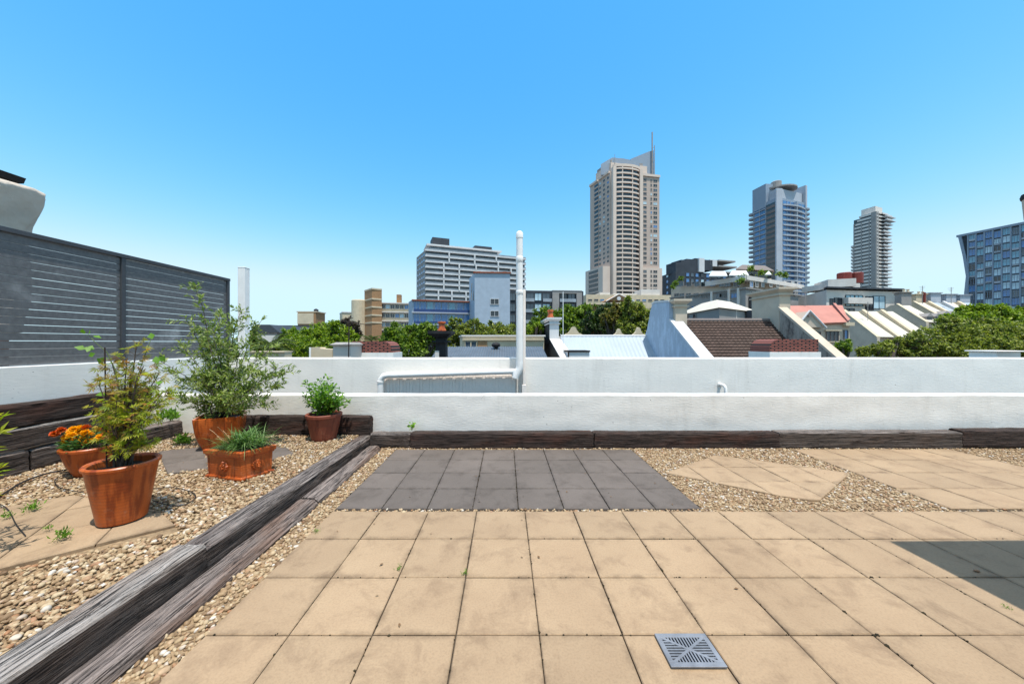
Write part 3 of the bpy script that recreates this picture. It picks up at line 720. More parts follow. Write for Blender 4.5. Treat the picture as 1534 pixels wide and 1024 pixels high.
# awning just out of frame on the right: its corner shades the paving
M['stone_base'] = mat('concrete base', (.2, .19, .18), .9, .1, 6)
t = thing('patio_umbrella', 'square cream patio umbrella standing on the terrace, outside the photo on the right', 'umbrella', (3.98, .9, 0))
ax, ay, az = 2.69 + .137 * 2.45, 2.40 - .263 * 2.45, 2.45; wx_, wy_ = 1.9, 1.7
mb = MB(); cxu, cyu = ax + wx_ / 2, ay - wy_ / 2
mb.add([(ax, ay, az), (ax + wx_, ay + .02, az), (ax + wx_, ay - wy_, az), (ax, ay - wy_, az), (cxu, cyu, az + .45), (ax + .01, ay - .01, az - .012), (ax + wx_ - .01, ay + .01, az - .012), (ax + wx_ - .01, ay - wy_ + .01, az - .012), (ax + .01, ay - wy_ + .01, az - .012), (cxu, cyu, az + .435)],
       [(0, 1, 4), (1, 2, 4), (2, 3, 4), (3, 0, 4), (6, 5, 9), (7, 6, 9), (8, 7, 9), (5, 8, 9), (0, 5, 6, 1), (1, 6, 7, 2), (2, 7, 8, 3), (3, 8, 5, 0)])
build(mb, 'canopy', mat('cream umbrella canvas', (.72, .60, .45), .9, .05, 3), t, recalc=False)
mb = MB(); mb.lathe([(.03, .02), (.03, az + .42)], cxu, cyu, 14); build(mb, 'pole', 'slat', t)
mb = MB(); mb.lathe([(.26, .004), (.26, .05), (.05, .07), (.045, .25)], cxu, cyu, 28); build(mb, 'base', 'stone_base', t)
for cx_, cy_ in ((ax + .03, ay - .03), (ax + wx_ - .03, ay - .03), (ax + wx_ - .03, ay - wy_ + .03), (ax + .03, ay - wy_ + .03)):
    mb = MB(); mb.tube([(cxu, cyu, az + .41), (cx_, cy_, az - .005)], .009, 6); build(mb, 'rib', 'slat', t)
# unseen penthouse added behind the camera to bounce warm light and block blue sky
t = thing('penthouse', 'cream rendered penthouse behind the photographer with glass doors to the terrace, added unseen for its bounce light', 'house', (2, -3.5, 0))
mb = MB(); mb.box(-5.1, 9.5, -6.5, -2.6, -.04, 3.0); build(mb, 'wall', mat('cream penthouse render', (.76, .66, .54), .85, .06, 1.5), t)
mb = MB(); mb.box(-5.3, 9.7, -6.6, -2.5, 3.002, 3.2); build(mb, 'roof', 'slat', t)
for x in (-3.2, -.4, 2.4):
    mb = MB(); mb.box(x, x + 2.2, -2.6, -2.55, .02, 2.3); build(mb, 'door_frame', 'slat', t)
    mb = MB(); mb.box(x + .08, x + 1.06, -2.56, -2.53, .08, 2.22); mb.box(x + 1.14, x + 2.12, -2.56, -2.53, .08, 2.22); build(mb, 'door_pane', mat('door glass', (.03, .04, .05), .08, .2, 1, spec=.6), t)
# ------------------------------------------------------------------ pots
def pot_profile(r0, r1, h, rim, th=.018, belly=0.):
    out = [(r0 * .6, 0), (r0 * .97, 0), (r0, .01)]
    for k in range(1, 9):
        t = k / 9; out.append((r0 + (r1 - r0) * t + belly * math.sin(math.pi * t), .01 + (h - rim - .01) * t))
    out += [(r1, h - rim), (r1 + .012, h - rim + .006), (r1 + .014, h - .008), (r1 + .006, h), (r1 - .006, h), (r1 - th, h - .012)]
    return out, (r1 - th, h)
def round_pot(name, label, loc, r0, r1, h, rim, m, fill=.05, belly=0., grooves=()):
    t = thing(name, label, 'plant pot', loc)
    prof, (ri, hh) = pot_profile(r0, r1, h, rim, belly=belly)
    prof = prof + [(ri - .004, h - fill - .03)]
    mb = MB(); mb.lathe([(r, loc[2] + z) for r, z in prof], loc[0], loc[1], 56); build(mb, 'body', m, t, smooth=True)
    zs = loc[2] + h - fill; mb = MB(); n = 30; v = [(loc[0], loc[1], zs + .01)]
    for rg in (.45, .8, 1.):
        for k in range(n):
            a = 2 * math.pi * k / n; r = (ri - .003) * rg
            v.append((loc[0] + r * math.cos(a), loc[1] + r * math.sin(a), zs + rnd.uniform(-.008, .01)))
    f = [(0, 1 + k, 1 + (k + 1) % n) for k in range(n)]
    for q in range(2):
        for k in range(n): f.append((1 + q * n + k, 1 + (q + 1) * n + k, 1 + (q + 1) * n + (k + 1) % n, 1 + q * n + (k + 1) % n))
    mb.add(v, f); build(mb, 'soil', 'soil', t, smooth='all', recalc=False)
    return t, zs
# big pot on the beige slab
BP = (-2.775, 2.485, .119)
t, zs1 = round_pot('terracotta_pot', 'big round terracotta pot standing on the beige slab, nearest of the pots', BP, .130, .188, .415, .03, 'terracotta', .06)
# wide bowl with marigolds
BB = (-4.06, 3.36, BEDZ(-4.06, 3.36) + .004)
t, zs2 = round_pot('terracotta_bowl', 'wide terracotta bowl of orange marigolds against the timber stack', BB, .115, .195, .275, .035, 'terracotta', .02, belly=.012)
# round pot by the wall
BR = (PX(485.5, 4.48), 4.48, BEDZ(-2.35, 4.48) + .006)
t, zs3 = round_pot('rimmed_pot', 'red brown round pot with a rolled rim near the white wall', BR, .15, .205, .335, .045, 'terracotta_red', .03)
# square glazed pot of the olive tree
BO = (PX(332, 4.2), 4.2, BEDZ(-3.5, 4.2) + .004); yaw = R(28)
def sqring(c, half, z, yaw, r=.2, n=6):
    out = []
    for q in range(4):
        for k in range(n):
            a = math.pi / 2 * (q + k / (n - 1)); cx_, cy_ = half * (1 - r) * (1 if q in (0, 3) else -1), half * (1 - r) * (1 if q in (0, 1) else -1)
            x = cx_ + half * r * math.cos(a); y = cy_ + half * r * math.sin(a)
            out.append((c[0] + x * math.cos(yaw) - y * math.sin(yaw), c[1] + x * math.sin(yaw) + y * math.cos(yaw), z))
    return out
t = thing('glazed_pot', 'square tapered glossy orange pot holding the olive tree', 'plant pot', BO)
mb = MB(); rings = []
for half, z in ((.10, 0), (.145, .0), (.15, .01), (.185, .10), (.21, .2), (.222, .31), (.226, .35), (.226, .375), (.205, .378), (.198, .34)): rings.append(sqring(BO, half, BO[2] + z, yaw, .16))
n = len(rings[0]); vs = [p for r in rings for p in r]; f = []
for i in range(len(rings) - 1):
    for k in range(n): f.append((i * n + k, i * n + (k + 1) % n, (i + 1) * n + (k + 1) % n, (i + 1) * n + k))
f.append(tuple(range(n))[::-1]); mb.add(vs, f); build(mb, 'body', 'terracotta_glaze', t, smooth=True)
mb = MB(); mb.add(sqring(BO, .199, BO[2] + .335, yaw, .16), [tuple(range(n))]); build(mb, 'soil', 'soil', t)
# rectangular planter with lion-head rosettes
pc, pl, pr_ = Vector((-2.435, 3.156)), Vector((-2.845, 3.265)), Vector((-2.305, 3.395))
bz = BEDZ(-2.5, 3.3) + .004; e1, e2 = pl - pc, pr_ - pc
def pq(o): 
    u, v_ = e1.normalized() * o, e2.normalized() * o
    return [pc - u - v_, pr_ - u + v_, pr_ + e1 + u + v_, pl + u - v_]
cen = pc + (e1 + e2) / 2; t = thing('planter_box', 'rectangular terracotta planter box with rosette medallions, full of strappy grass', 'planter', (cen.x, cen.y, bz)); BX = (cen.x, cen.y, bz)
mb = MB()
for a, z0, b, z1 in ((.008, 0, .010, .022), (.003, .022, -.004, .03), (-.006, .03, .0, .205), (.006, .205, .012, .222), (.018, .222, .022, .262), (.014, .262, .008, .268)): mb.frust(pq(a), bz + z0, pq(b), bz + z1)
build(mb, 'body', 'terracotta', t, bevel=.003)
mb = MB(); mb.prism(pq(-.012), bz + .262, bz + .273); build(mb, 'soil', 'soil', t)
def rosette(ctr, nrm):
    nrm = Vector((nrm.x, nrm.y, 0)).normalized(); u = Vector((-nrm.y, nrm.x, 0)); up = Vector((0, 0, 1)); mb = MB()
    def disc(r0, o0, r1, o1, cx_=0, cz=0, n=20, sx=1., lob=0, amp=0.):
        va = []
        for r, o in ((r0, o0), (r1, o1)):
            for k in range(n):
                a = 2 * math.pi * k / n; q = r * (1 + amp * math.cos(lob * a)); va.append(ctr + u * (cx_ + q * sx * math.cos(a)) + up * (cz + q * math.sin(a)) + nrm * o)
        mb.add(va, [tuple(range(n))[::-1], tuple(range(n, 2 * n))] + [(k, (k + 1) % n, n + (k + 1) % n, n + k) for k in range(n)])
    for k in range(14):
        a = 2 * math.pi * k / 14; disc(.016, -.004, .008, .012, .037 * math.cos(a), .037 * math.sin(a), 10)
    disc(.036, -.003, .026, .016, n=18); disc(.017, .01, .011, .028, 0, -.010, 14); disc(.007, .012, .004, .026, .011, .012, 8); disc(.007, .012, .004, .026, -.011, .012, 8); disc(.01, .02, .005, .034, 0, -.016, 8, 1.4)
    build(mb, 'rosette', 'terracotta', t, smooth=True)
nA = Vector((-e1.y, e1.x)).normalized(); nA = nA if nA.y < 0 else -nA
nB = Vector((-e2.y, e2.x)).normalized(); nB = nB if nB.x > 0 else -nB
c3 = pc + e1 * .5 - e2.normalized() * .0; rosette(Vector((c3.x, c3.y, bz + .118)) + Vector((nA.x, nA.y, 0)) * .002, nA)
c3 = pc + e2 * .5; rosette(Vector((c3.x, c3.y, bz + .118)) + Vector((nB.x, nB.y, 0)) * .002, nB)

# ------------------------------------------------------------------ potted plants
def arc(p, dirn, L, n=8, wob=.12, grav=-.15, seed=None):
    p = Vector(p); d = Vector(dirn).normalized(); out = [p.copy()]
    for k in range(n):
        d = (d + Vector((rnd.uniform(-wob, wob), rnd.uniform(-wob, wob), rnd.uniform(-wob, wob) + grav * .3))).normalized(); p = p + d * (L / n); out.append(p.copy())
    return out
def along(path, t):
    f = t * (len(path) - 1); i = min(int(f), len(path) - 2); return path[i].lerp(path[i + 1], f - i), (path[i + 1] - path[i]).normalized()
# olive tree
t = thing('olive_tree', 'airy grey green olive tree growing in the square glazed pot', 'potted tree', (BO[0], BO[1], BO[2] + .335))
mb = MB(); LP, LA, LL = [], [], []
base = Vector((BO[0], BO[1], BO[2] + .33))
# (photo x, photo y of the tip, depth offset)
tips = [(291, 432, .0), (300, 490, .1), (276, 520, -.1), (262, 560, .1), (250, 590, -.15), (322, 500, -.1), (335, 545, .25), (345, 480, .05), (362, 465, -.05), (392, 480, .1), (405, 520, -.05), (425, 548, .05), (432, 556, -.1),
        (418, 578, .0), (402, 604, -.1), (388, 560, .2), (365, 520, -.2), (310, 560, -.25), (330, 590, -.3), (355, 590, -.3), (290, 600, -.1), (276, 480, .15), (370, 600, -.2), (345, 520, .3), (308, 530, .2), (280, 545, -.2), (398, 545, -.25), (330, 470, .1), (240, 540, 0), (352, 555, 0), (318, 580, 0), (372, 575, .1), (300, 615, .0), (344, 612, .0)]
for (x, y, dd) in tips:
    tip = P(x, y, 4.2 + dd); b0 = base + Vector((rnd.uniform(-.06, .06), rnd.uniform(-.06, .06), 0)); L = (tip - b0).length; nseg = 10; path = []
    mid = b0.lerp(tip, .5) + Vector((-(tip.x - b0.x) * .18, -(tip.y - b0.y) * .1, L * .06)); wob = Vector((rnd.uniform(-1, 1), rnd.uniform(-1, 1), 0)) * .02
    for k in range(nseg + 1):
        q = k / nseg; path.append(b0 * (1 - q) ** 2 + mid * 2 * q * (1 - q) + tip * q * q + wob * math.sin(q * 9))
    mb.tube(path, [.0062 * (1 - .8 * k / nseg) + .001 for k in range(nseg + 1)], 6)
    nt_ = int(10 + L * 12)
    for k in range(nt_):
        tt = rnd.uniform(.22, 1.0) ** .8; p0, dr = along(path, tt)
        side = Vector((rnd.gauss(0, 1), rnd.gauss(0, 1), rnd.gauss(.1, .7))).normalized(); tw = arc(p0, dr * .8 + side * .9, rnd.uniform(.07, .24) * (1.15 - .4 * tt), 5, .18, .0)
        mb.tube(tw, [.0018, .0016, .0014, .0012, .001, .0008], 4)
        m_ = rnd.randint(9, 15)
        for q in range(m_):
            pp, d2 = along(tw, (q + .5) / m_); sd = Vector((rnd.gauss(0, 1), rnd.gauss(0, 1), rnd.gauss(0, 1))); sd = (sd - d2 * sd.dot(d2)).normalized()
            LP.append(pp); LA.append(d2 * .75 + sd * .9); LL.append(rnd.uniform(.034, .064))
build(mb, 'branches', 'bark', t, recalc=False, smooth='all')
V, Fc = leafset(np.array(LP), np.array(LA), np.array(LL) * 1.08, .31, .9); meshnp('foliage', V, Fc, 'olive', t)
# maple in the big pot: palmate leaves
tv = []; tf = []
for a in (-1.15, -.6, 0, .6, 1.15):
    L = 1 - .28 * abs(a); c, s = math.cos(a), math.sin(a); o = len(tv)
    for (x, y, z) in ((0, 0, 0), (-.10 * L, .5 * L, .03), (0, L, -.08), (.10 * L, .5 * L, .03)): tv.append((x * c + y * s, -x * s + y * c, z))
    tf += [(o, o + 2, o + 1), (o, o + 3, o + 2)]
MV, MF = np.array(tv), np.array(tf)
# weld the lobes at the leaf's foot so each leaf is one island
for q in range(5): MF[MF == q * 4] = 0
t = thing('maple_sapling', 'yellow green and bronze maple sapling in the big terracotta pot', 'potted tree', (BP[0], BP[1], zs1))
mb = MB(); LP, LA, LL, top = [], [], [], []
b0 = Vector((BP[0], BP[1], zs1))
mt = [(205, 512, 0), (190, 540, -.05), (160, 560, .05), (148, 575, -.1), (238, 560, .05), (246, 585, 0), (228, 620, -.1), (175, 600, -.12), (205, 580, .1), (212, 640, -.08), (190, 640, .08), (160, 628, .0), (222, 600, .1), (200, 610, -.12), (236, 605, -.05), (182, 575, .08), (215, 548, -.04), (168, 545, .02), (196, 668, -.1), (225, 662, -.04), (178, 655, .0), (205, 565, -.1), (188, 615, -.05), (150, 600, .05)]
for i, (x, y, dd) in enumerate(mt):
    tip = P(x, y, 2.485 + dd); bb = b0 + Vector((rnd.uniform(-.03, .06), rnd.uniform(-.03, .03), 0)); mid = bb.lerp(tip, .5) + Vector((-(tip.x - bb.x) * .25, 0, .06))
    path = [bb * (1 - q) ** 2 + mid * 2 * q * (1 - q) + tip * q * q for q in [k / 10 for k in range(11)]]
    mb.tube(path, [.007 * (1 - .8 * k / 10) + .001 for k in range(11)], 6)
    for k in range(int(14 + 18 * (tip.z - b0.z))):
        tt = rnd.uniform(.3, 1.02) if rnd.random() < .6 else rnd.uniform(.7, 1.02); p0, dr = along(path, min(tt, 1)); sd = Vector((rnd.gauss(0, 1), rnd.gauss(0, 1), rnd.gauss(0, .5))).normalized()
        tw = arc(p0, dr * .5 + sd, rnd.uniform(.03, .09), 3, .15, -.1); mb.tube(tw, .0012, 4)
        for q in range(2):
            LP.append(tw[-1 - q]); ax_ = (tw[-1] - tw[0]).normalized() + Vector((rnd.gauss(0, .3), rnd.gauss(0, .3), -.45 + rnd.gauss(0, .3))); LA.append(ax_); LL.append(rnd.uniform(.032, .058)); top.append(tip.z > PZ(585, 2.485) and rnd.random() < .65)
LP, LA, LL, top = np.array(LP), np.array(LA), np.array(LL), np.array(top)
build(mb, 'branches', 'bark', t, recalc=False)
for sel, m in ((~top, 'maple'), (top, 'maple_top')):
    V, Fc = leafset(LP[sel], LA[sel], LL[sel], 1., .7, None, MV, MF); meshnp('foliage', V, Fc, m, t)
# climbing shoot with round leaves, and two thin stakes
mb = MB(); sh = [b0, P(183, 600, 2.5), P(172, 552, 2.5), P(160, 527, 2.5), P(142, 512, 2.48), P(134, 503, 2.48)]; mb.tube(sh, [.004, .0035, .003, .0028, .0024, .002], 6)
sh2 = [b0, P(198, 590, 2.55), P(214, 540, 2.55), P(226, 508, 2.55)]; mb.tube(sh2, [.004, .003, .0025, .002], 6); build(mb, 'shoot', 'stem_green', t, smooth='all')
lp = [P(x, y, 2.48) for x, y in ((133, 499), (139, 503), (129, 523), (143, 529), (228, 508), (148, 545), (165, 545), (236, 545), (248, 540), (243, 550), (240, 570), (130, 527), (126, 500), (160, 590))]
for q in lp:
    V, Fc = leafset(np.array([q]), rng.normal(size=(1, 3)) * .7 + [0, -.3, .1], rng.uniform(.045, .07, 1), .8, .4, np.array([.5, -1., .8])); meshnp('shoot_leaf', V, Fc, 'shrub', t)
for x0, x1, y0, y1 in ((160, 157, 702, 520), (170, 168, 700, 600), (186, 196, 700, 560)):
    mb = MB(); mb.tube([P(x0, y0, 2.47), P(x1, y1, 2.47)], .0042, 6); o = build(mb, 'stake', 'stem_dark', loc=tuple(P(x0, y0, 2.47)))
    setp(o, 'thin dark stake pushed into the soil of the big terracotta pot', 'stake', 'stakes in the big pot')
# marigolds
t = thing('marigolds', 'orange marigolds with dark green leaves filling the terracotta bowl', 'flowers', (BB[0], BB[1], zs2))
n = 520; a = rng.uniform(0, 6.28, n); r = .185 * np.sqrt(rng.random(n)); hz = rng.uniform(.01, .13, n) * (1.1 - r / .4)
p = np.column_stack([BB[0] + r * np.cos(a), BB[1] + r * np.sin(a), zs2 + hz]); V, Fc = leafset(p, np.column_stack([np.cos(a), np.sin(a), rng.uniform(-.2, 1, n)]), rng.uniform(.03, .06, n), .3, .8); meshnp('foliage', V, Fc, 'marileaf', t)
mb = MB()
PET = np.array([(0, 0, 0), (-.42, .6, .12), (-.2, 1, .02), (.2, 1, .02), (.42, .6, .12)], float); PETF = np.array([(0, 2, 1), (0, 3, 2), (0, 4, 3)])
fl = [(107, 652, 0), (118, 647, 0), (128, 648, 0), (112, 660, 0), (125, 657, 0), (100, 655, 0), (135, 652, 0), (82, 650, 1), (92, 645, 1), (122, 641, 0), (110, 643, 0), (98, 663, 0), (139, 660, 0), (130, 641, 1), (118, 663, 0), (150, 655, 0), (145, 645, 1), (160, 650, 1), (106, 648, 0), (132, 663, 0)]
for x, y, red in fl:
    c = P(x, y, 3.30 + rnd.uniform(-.06, .08)); Vs = []; k_all = []
    mb.tube([Vector((BB[0] + (c.x - BB[0]) * .6, BB[1] + (c.y - BB[1]) * .6, zs2)), c], .0025, 5)
    up = Vector((rnd.gauss(0, .25), rnd.gauss(-.25, .25), 1)).normalized(); e = up.orthogonal().normalized(); g_ = up.cross(e); pp, aa, ll = [], [], []
    for ring, (m_, tilt, L) in enumerate(((16, -.1, .036), (16, .3, .035), (14, .75, .031), (12, 1.3, .027), (10, 2.4, .023), (6, 6., .02))):
        for k in range(m_):
            an = 2 * math.pi * (k + .5 * ring) / m_ + rnd.uniform(-.1, .1); dr = (e * math.cos(an) + g_ * math.sin(an) + up * tilt).normalized()
            pp.append(c + up * .0035 * ring); aa.append(dr); ll.append(L * rnd.uniform(.85, 1.1))
    V, Fc = leafset(np.array(pp), np.array(aa), np.array(ll), .8, .2, np.array(up), PET, PETF); o = meshnp('flower', V, Fc, 'marigold_red' if red else 'marigold', t)
    if red: o['label'] = 'red orange flower'
build(mb, 'stems', 'stem_green', t, recalc=False)
# strappy grass in the planter
t = thing('strap_grass', 'tuft of narrow arching green leaves in the planter box', 'potted plant', (BX[0], BX[1], bz + .27))
v, f = [], []
for k in range(520):
    bx = Vector((BX[0] + .05 + rnd.gauss(0, .07), BX[1] + rnd.gauss(0, .04), bz + .265)); a = rnd.uniform(0, 6.28); out = Vector((math.cos(a), math.sin(a), 0)); L = rnd.uniform(.14, .30); el = rnd.uniform(.45, 1.45)
    p = bx.copy(); sd = Vector((-out.y, out.x, 0)); wd = rnd.uniform(.0026, .0045); o = len(v); n = 6
    for q in range(n + 1):
        e = el - q * rnd.uniform(.16, .30); w_ = wd * (1 - (q / n) ** 2.2) + .0004; v += [tuple(p - sd * w_), tuple(p + sd * w_)]
        p = p + (out * math.cos(e) + Vector((0, 0, 1)) * math.sin(e)) * (L / n)
        if q < n: f.append((o + 2 * q, o + 2 * q + 1, o + 2 * q + 3, o + 2 * q + 2))
mb = MB(); mb.add(v, f); build(mb, 'blades', 'blade', t, recalc=False)
mb = MB()
for k in range(7):
    p0 = Vector((BX[0] - .06 + rnd.gauss(0, .03), BX[1] - .02, bz + .27)); mb.tube(arc(p0, (rnd.uniform(-.9, .3), rnd.uniform(-.5, .1), 1.1), rnd.uniform(.15, .3), 6, .1, -.35), .0022, 5)
build(mb, 'dry_stalks', mat('dry straw stalks', (.42, .25, .13), .8, .2, 20), t, recalc=False)
# shrub in the round pot
t = thing('leafy_shrub', 'dense bright green shrub in the round red brown pot', 'potted plant', (BR[0], BR[1], zs3))
mb = MB(); LP, LA, LL = [], [], []; b0 = Vector((BR[0], BR[1], zs3))
sx = [(457, 572), (470, 580), (455, 592), (480, 568), (492, 566), (500, 578), (512, 588), (522, 600), (516, 606), (462, 604), (478, 590), (490, 590), (505, 600), (470, 605), (486, 608), (500, 610), (474, 574), (495, 582), (508, 596), (464, 588), (484, 580), (515, 596)]
for (x, y) in sx:
    tip = P(x, y, 4.48 + rnd.uniform(-.2, .2)); mid = b0.lerp(tip, .5) + Vector((-(tip.x - b0.x) * .2, 0, .03)); path = [b0 * (1 - q) ** 2 + mid * 2 * q * (1 - q) + tip * q * q for q in [k / 7 for k in range(8)]]
    mb.tube(path, [.006 - .0006 * k for k in range(8)], 5)
    for k in range(95):
        tt = rnd.uniform(.25, 1.0); p0, dr = along(path, tt); sd = Vector((rnd.gauss(0, 1), rnd.gauss(0, 1), rnd.gauss(.1, .6))).normalized()
        LP.append(p0 + sd * rnd.uniform(0, .06)); LA.append(dr * .5 + sd); LL.append(rnd.uniform(.03, .055))
build(mb, 'branches', 'stem_green', t, recalc=False)
V, Fc = leafset(np.array(LP), np.array(LA), np.array(LL), .55, .6); meshnp('foliage', V, Fc, 'shrub', t)
# plant whose leaves reach in at the left edge
t = thing('edge_plant', 'plant at the left edge of the bed with long pale green leaves', 'plant', (-3.35, 2.05, .12))
mb = MB(); LP, LA, LL = [], [], []; b0 = Vector((-3.35, 2.05, .1))
for (x, y) in ((-6, 612), (4, 624), (-30, 600), (0, 648), (-40, 560), (6, 695), (-6, 700), (-40, 640), (-10, 740)):
    tip = P(x, y, 2.1 + rnd.uniform(-.1, .1)); path = [b0.lerp(tip, q / 6) + Vector((0, 0, .1 * math.sin(q / 6 * 3.14))) for q in range(7)]; mb.tube(path, [.005 - .0006 * k for k in range(7)], 5)
    for k in range(12):
        p0, dr = along(path, rnd.uniform(.5, 1)); LP.append(p0); LA.append(dr * .5 + Vector((rnd.gauss(0, .7), rnd.gauss(0, .7), rnd.gauss(-.1, .4)))); LL.append(rnd.uniform(.05, .09))
build(mb, 'stems', 'stem_dark', t, recalc=False)
V, Fc = leafset(np.array(LP), np.array(LA), np.array(LL), .24, .6); meshnp('foliage', V, Fc, 'maple', t)
# irrigation hoses
def hose(pts, r, label):
    q = [Vector((*ground_pt(x, y, .13), 0)) for x, y in pts]
    path = []
    for i in range(len(q) - 1):
        for k in range(6):
            a, b, c, d_ = q[max(i - 1, 0)], q[i], q[i + 1], q[min(i + 2, len(q) - 1)]; s_ = k / 6
            p = .5 * ((2 * b) + (c - a) * s_ + (2 * a - 5 * b + 4 * c - d_) * s_ * s_ + (3 * b - a - 3 * c + d_) * s_ ** 3); p.z = BEDZ(p.x, p.y) + .028; path.append(p)
    mb = MB(); mb.tube(path, r, 8); o = build(mb, 'irrigation_hose', 'hose', loc=tuple(path[0]), smooth='all', recalc=False); setp(o, label, 'hose')
hose([(-40, 760), (0, 742), (35, 722), (70, 710), (104, 704)], .0075, 'black irrigation hose lying on the gravel at the foot of the timber stack')
hose([(88, 714), (82, 722), (95, 732), (130, 738)], .0035, 'thin black dripper line curling towards the big pot')
hose([(228, 732), (262, 730), (292, 740), (284, 752), (262, 757), (236, 752), (228, 748)], .0035, 'thin black dripper loop lying on the gravel right of the big pot')
hose([(-20, 745), (10, 760), (24, 782), (40, 800)], .003, 'thin black line trailing over the slab at the left edge')
# beige cover and dark eave beyond the fence
t = thing('cloth_cover', 'beige fabric cover tied over a frame behind the slatted fence', 'cover', (-6.6, 4.3, 1.0))
v, f = [], []; nu, nv_ = 88, 40; zt, zb = PZ(270, 4.2), PZ(352, 4.2) - 1.2; xr_t, xr_b = PX(57, 4.2) - .56, PX(38, 4.2) - .88
for j in range(nv_ + 1):
    q = j / nv_
    for i in range(nu):
        a = 2 * math.pi * i / nu; s1 = math.sin(a * 5 + q * 3) * .05 + math.sin(a * 11 + q * 7) * .035 + .05 * math.sin(q * 9 + a * 2) + .03 * noise.noise((math.cos(a) * 2.2, math.sin(a) * 2.2, q * 6)) + .03 * noise.noise((math.cos(a) * 6, math.sin(a) * 6, q * 14))
        hw = (1.15 * (1 - q) + .75 * q) * .55 + s1 * q * .9; cx_ = (xr_t - .62) * (1 - q) + (xr_b - .42) * q
        pr2 = lambda c, e: math.copysign(abs(c) ** e, c)
        x = xr_t - .19 * min(1, q / .35) - hw + hw * pr2(math.cos(a), .32); y = 4.3 + (.5 - .1 * q) * pr2(math.sin(a), .6) + s1 * .8
        z = zt + (zb - zt) * q + .05 * math.cos(a) * (1 - q) + .06 * noise.noise((x * 2, y * 2, q * 4)); v.append((x, y, z))
for j in range(nv_):
    for i in range(nu): f.append((j * nu + i, j * nu + (i + 1) % nu, (j + 1) * nu + (i + 1) % nu, (j + 1) * nu + i))
f.append(tuple(range(nu))); f.append(tuple(nv_ * nu + i for i in range(nu)))
mb = MB(); mb.add(v, f); build(mb, 'fabric', mat('beige canvas', (.64, .535, .44), .9, .10, 3, .5, 6, dist=.06), t, smooth='all')
mb = MB(); mb.tube([(xr_t - .62, 4.3, -1.2), (xr_t - .62, 4.3, zt - .3)], .05, 10); build(mb, 'pole', 'slat', t)
t = thing('neighbour_house', 'dark eave and wall of the neighbouring house beyond the fence', 'house', (-10, 6, G))
ex = PX(28, 5.4)
mb = MB(); mb.box(-13, ex - 1.6, 5.2, 6.4, G, PZ(262, 5.4)); build(mb, 'wall', mat('brown brick', (.16, .09, .07), .9, .3, 9), t)
mb = MB(); mb.extr([(-13, 5.0, PZ(262, 5.4)), (ex - .06, 5.0, PZ(271, 5.4)), (ex - .02, 5.0, PZ(263, 5.4)), (ex - .55, 5.0, PZ(253, 5.4)), (-13, 5.0, PZ(246, 5.4))], (0, .5, 0)); build(mb, 'roof', mat('dark roof edge', (.03, .025, .025), .7, .3, 9), t)
# ------------------------------------------------------------------ the city beyond: shared helpers
mb = MB(); mb.box(-4000, 4000, -600, 4500, G - 1, G); struct(build(mb, 'ground', mat('distant ground', (.10, .095, .085), .95, .4, .02)))
M['glass_blue'] = glass('blue window glass', (.07, .19, .40)); M['glass_dark'] = glass('dark window glass', (.016, .02, .028)); M['glass_pale'] = glass('curtained window', (.46, .60, .66), .15, .6)
M['glass_mid'] = glass('grey window glass', (.06, .085, .11)); M['glass_teal'] = glass('teal window glass', (.14, .34, .44))
M['white'] = mat('white paint', (.62, .61, .60), .7, .06, .4); M['offwhite'] = mat('off white render', (.66, .60, .54), .8, .1, .5); M['cream'] = mat('cream render', (.60, .49, .34), .85, .1, .8)
M['stone_grey'] = mat('grey concrete', (.31, .285, .265), .85, .15, .3); M['stone_dark'] = mat('dark grey metal', (.045, .05, .06), .6, .2, .3)
M['brick_red'] = mat('red brick', (.27, .08, .045), .9, .25, 4); M['brick_orange'] = mat('orange brown brick', (.36, .20, .10), .9, .2, 3); M['black_paint'] = mat('sooty black paint', (.018, .017, .018), .7, .4, 3)
M['tower_stone'] = mat('pinkish beige concrete', (.50, .39, .325), .85, .08, .08); M['tower_light'] = mat('pale beige concrete', (.66, .53, .44), .85, .08, .08)
M['tower_blue'] = mat('pale blue grey panel', (.27, .32, .38), .6, .08, .1); M['tower_slab'] = mat('pale balcony slab', (.42, .44, .48), .7, .08, .2); M['brown_band'] = mat('brown spandrel', (.20, .165, .15), .7, .1, .2)
M['rail'] = mat('frosted balustrade', (.30, .33, .36), .4, .2, .4); M['paleblue'] = mat('pale blue paint', (.37, .43, .50), .75, .08, .8)
M['rust'] = mat('maroon tank paint', (.20, .035, .025), .5, .2, .5); M['pink_roof'] = mat('pinkish red roof', (.47, .20, .155), .75, .12, 1.2); M['white_roof'] = mat('cream roof sheet', (.60, .54, .44), .6, .06, .5)
M['sky_roof'] = mat('pale metal roof', (.38, .43, .47), .45, .06, .8); M['party'] = mat('beige render party wall', (.56, .46, .35), .9, .12, 1.2)
M['beige_house'] = mat('beige house render', (.56, .45, .35), .9, .08, .8)
def stained(name, c, st):
    m, t, b = nt(name); v = coords(t, (1, 1, .35)); n = N(t, 'ShaderNodeTexNoise', Scale=2.2, Detail=9., Roughness=.75); lk(t, v, n.inputs[0])
    r = ramp(t, n.outputs[0], [(.40, c), (.54, tuple(.75 * k for k in c)), (.66, st)]); lk(t, r.outputs[0], b.inputs['Base Color']); b.inputs['Roughness'].default_value = .9; return m
M['stained'] = stained('stained grey render', (.44, .375, .31), (.08, .062, .052)); M['blue_wall'] = stained('pale blue render', (.46, .54, .64), (.38, .45, .56))
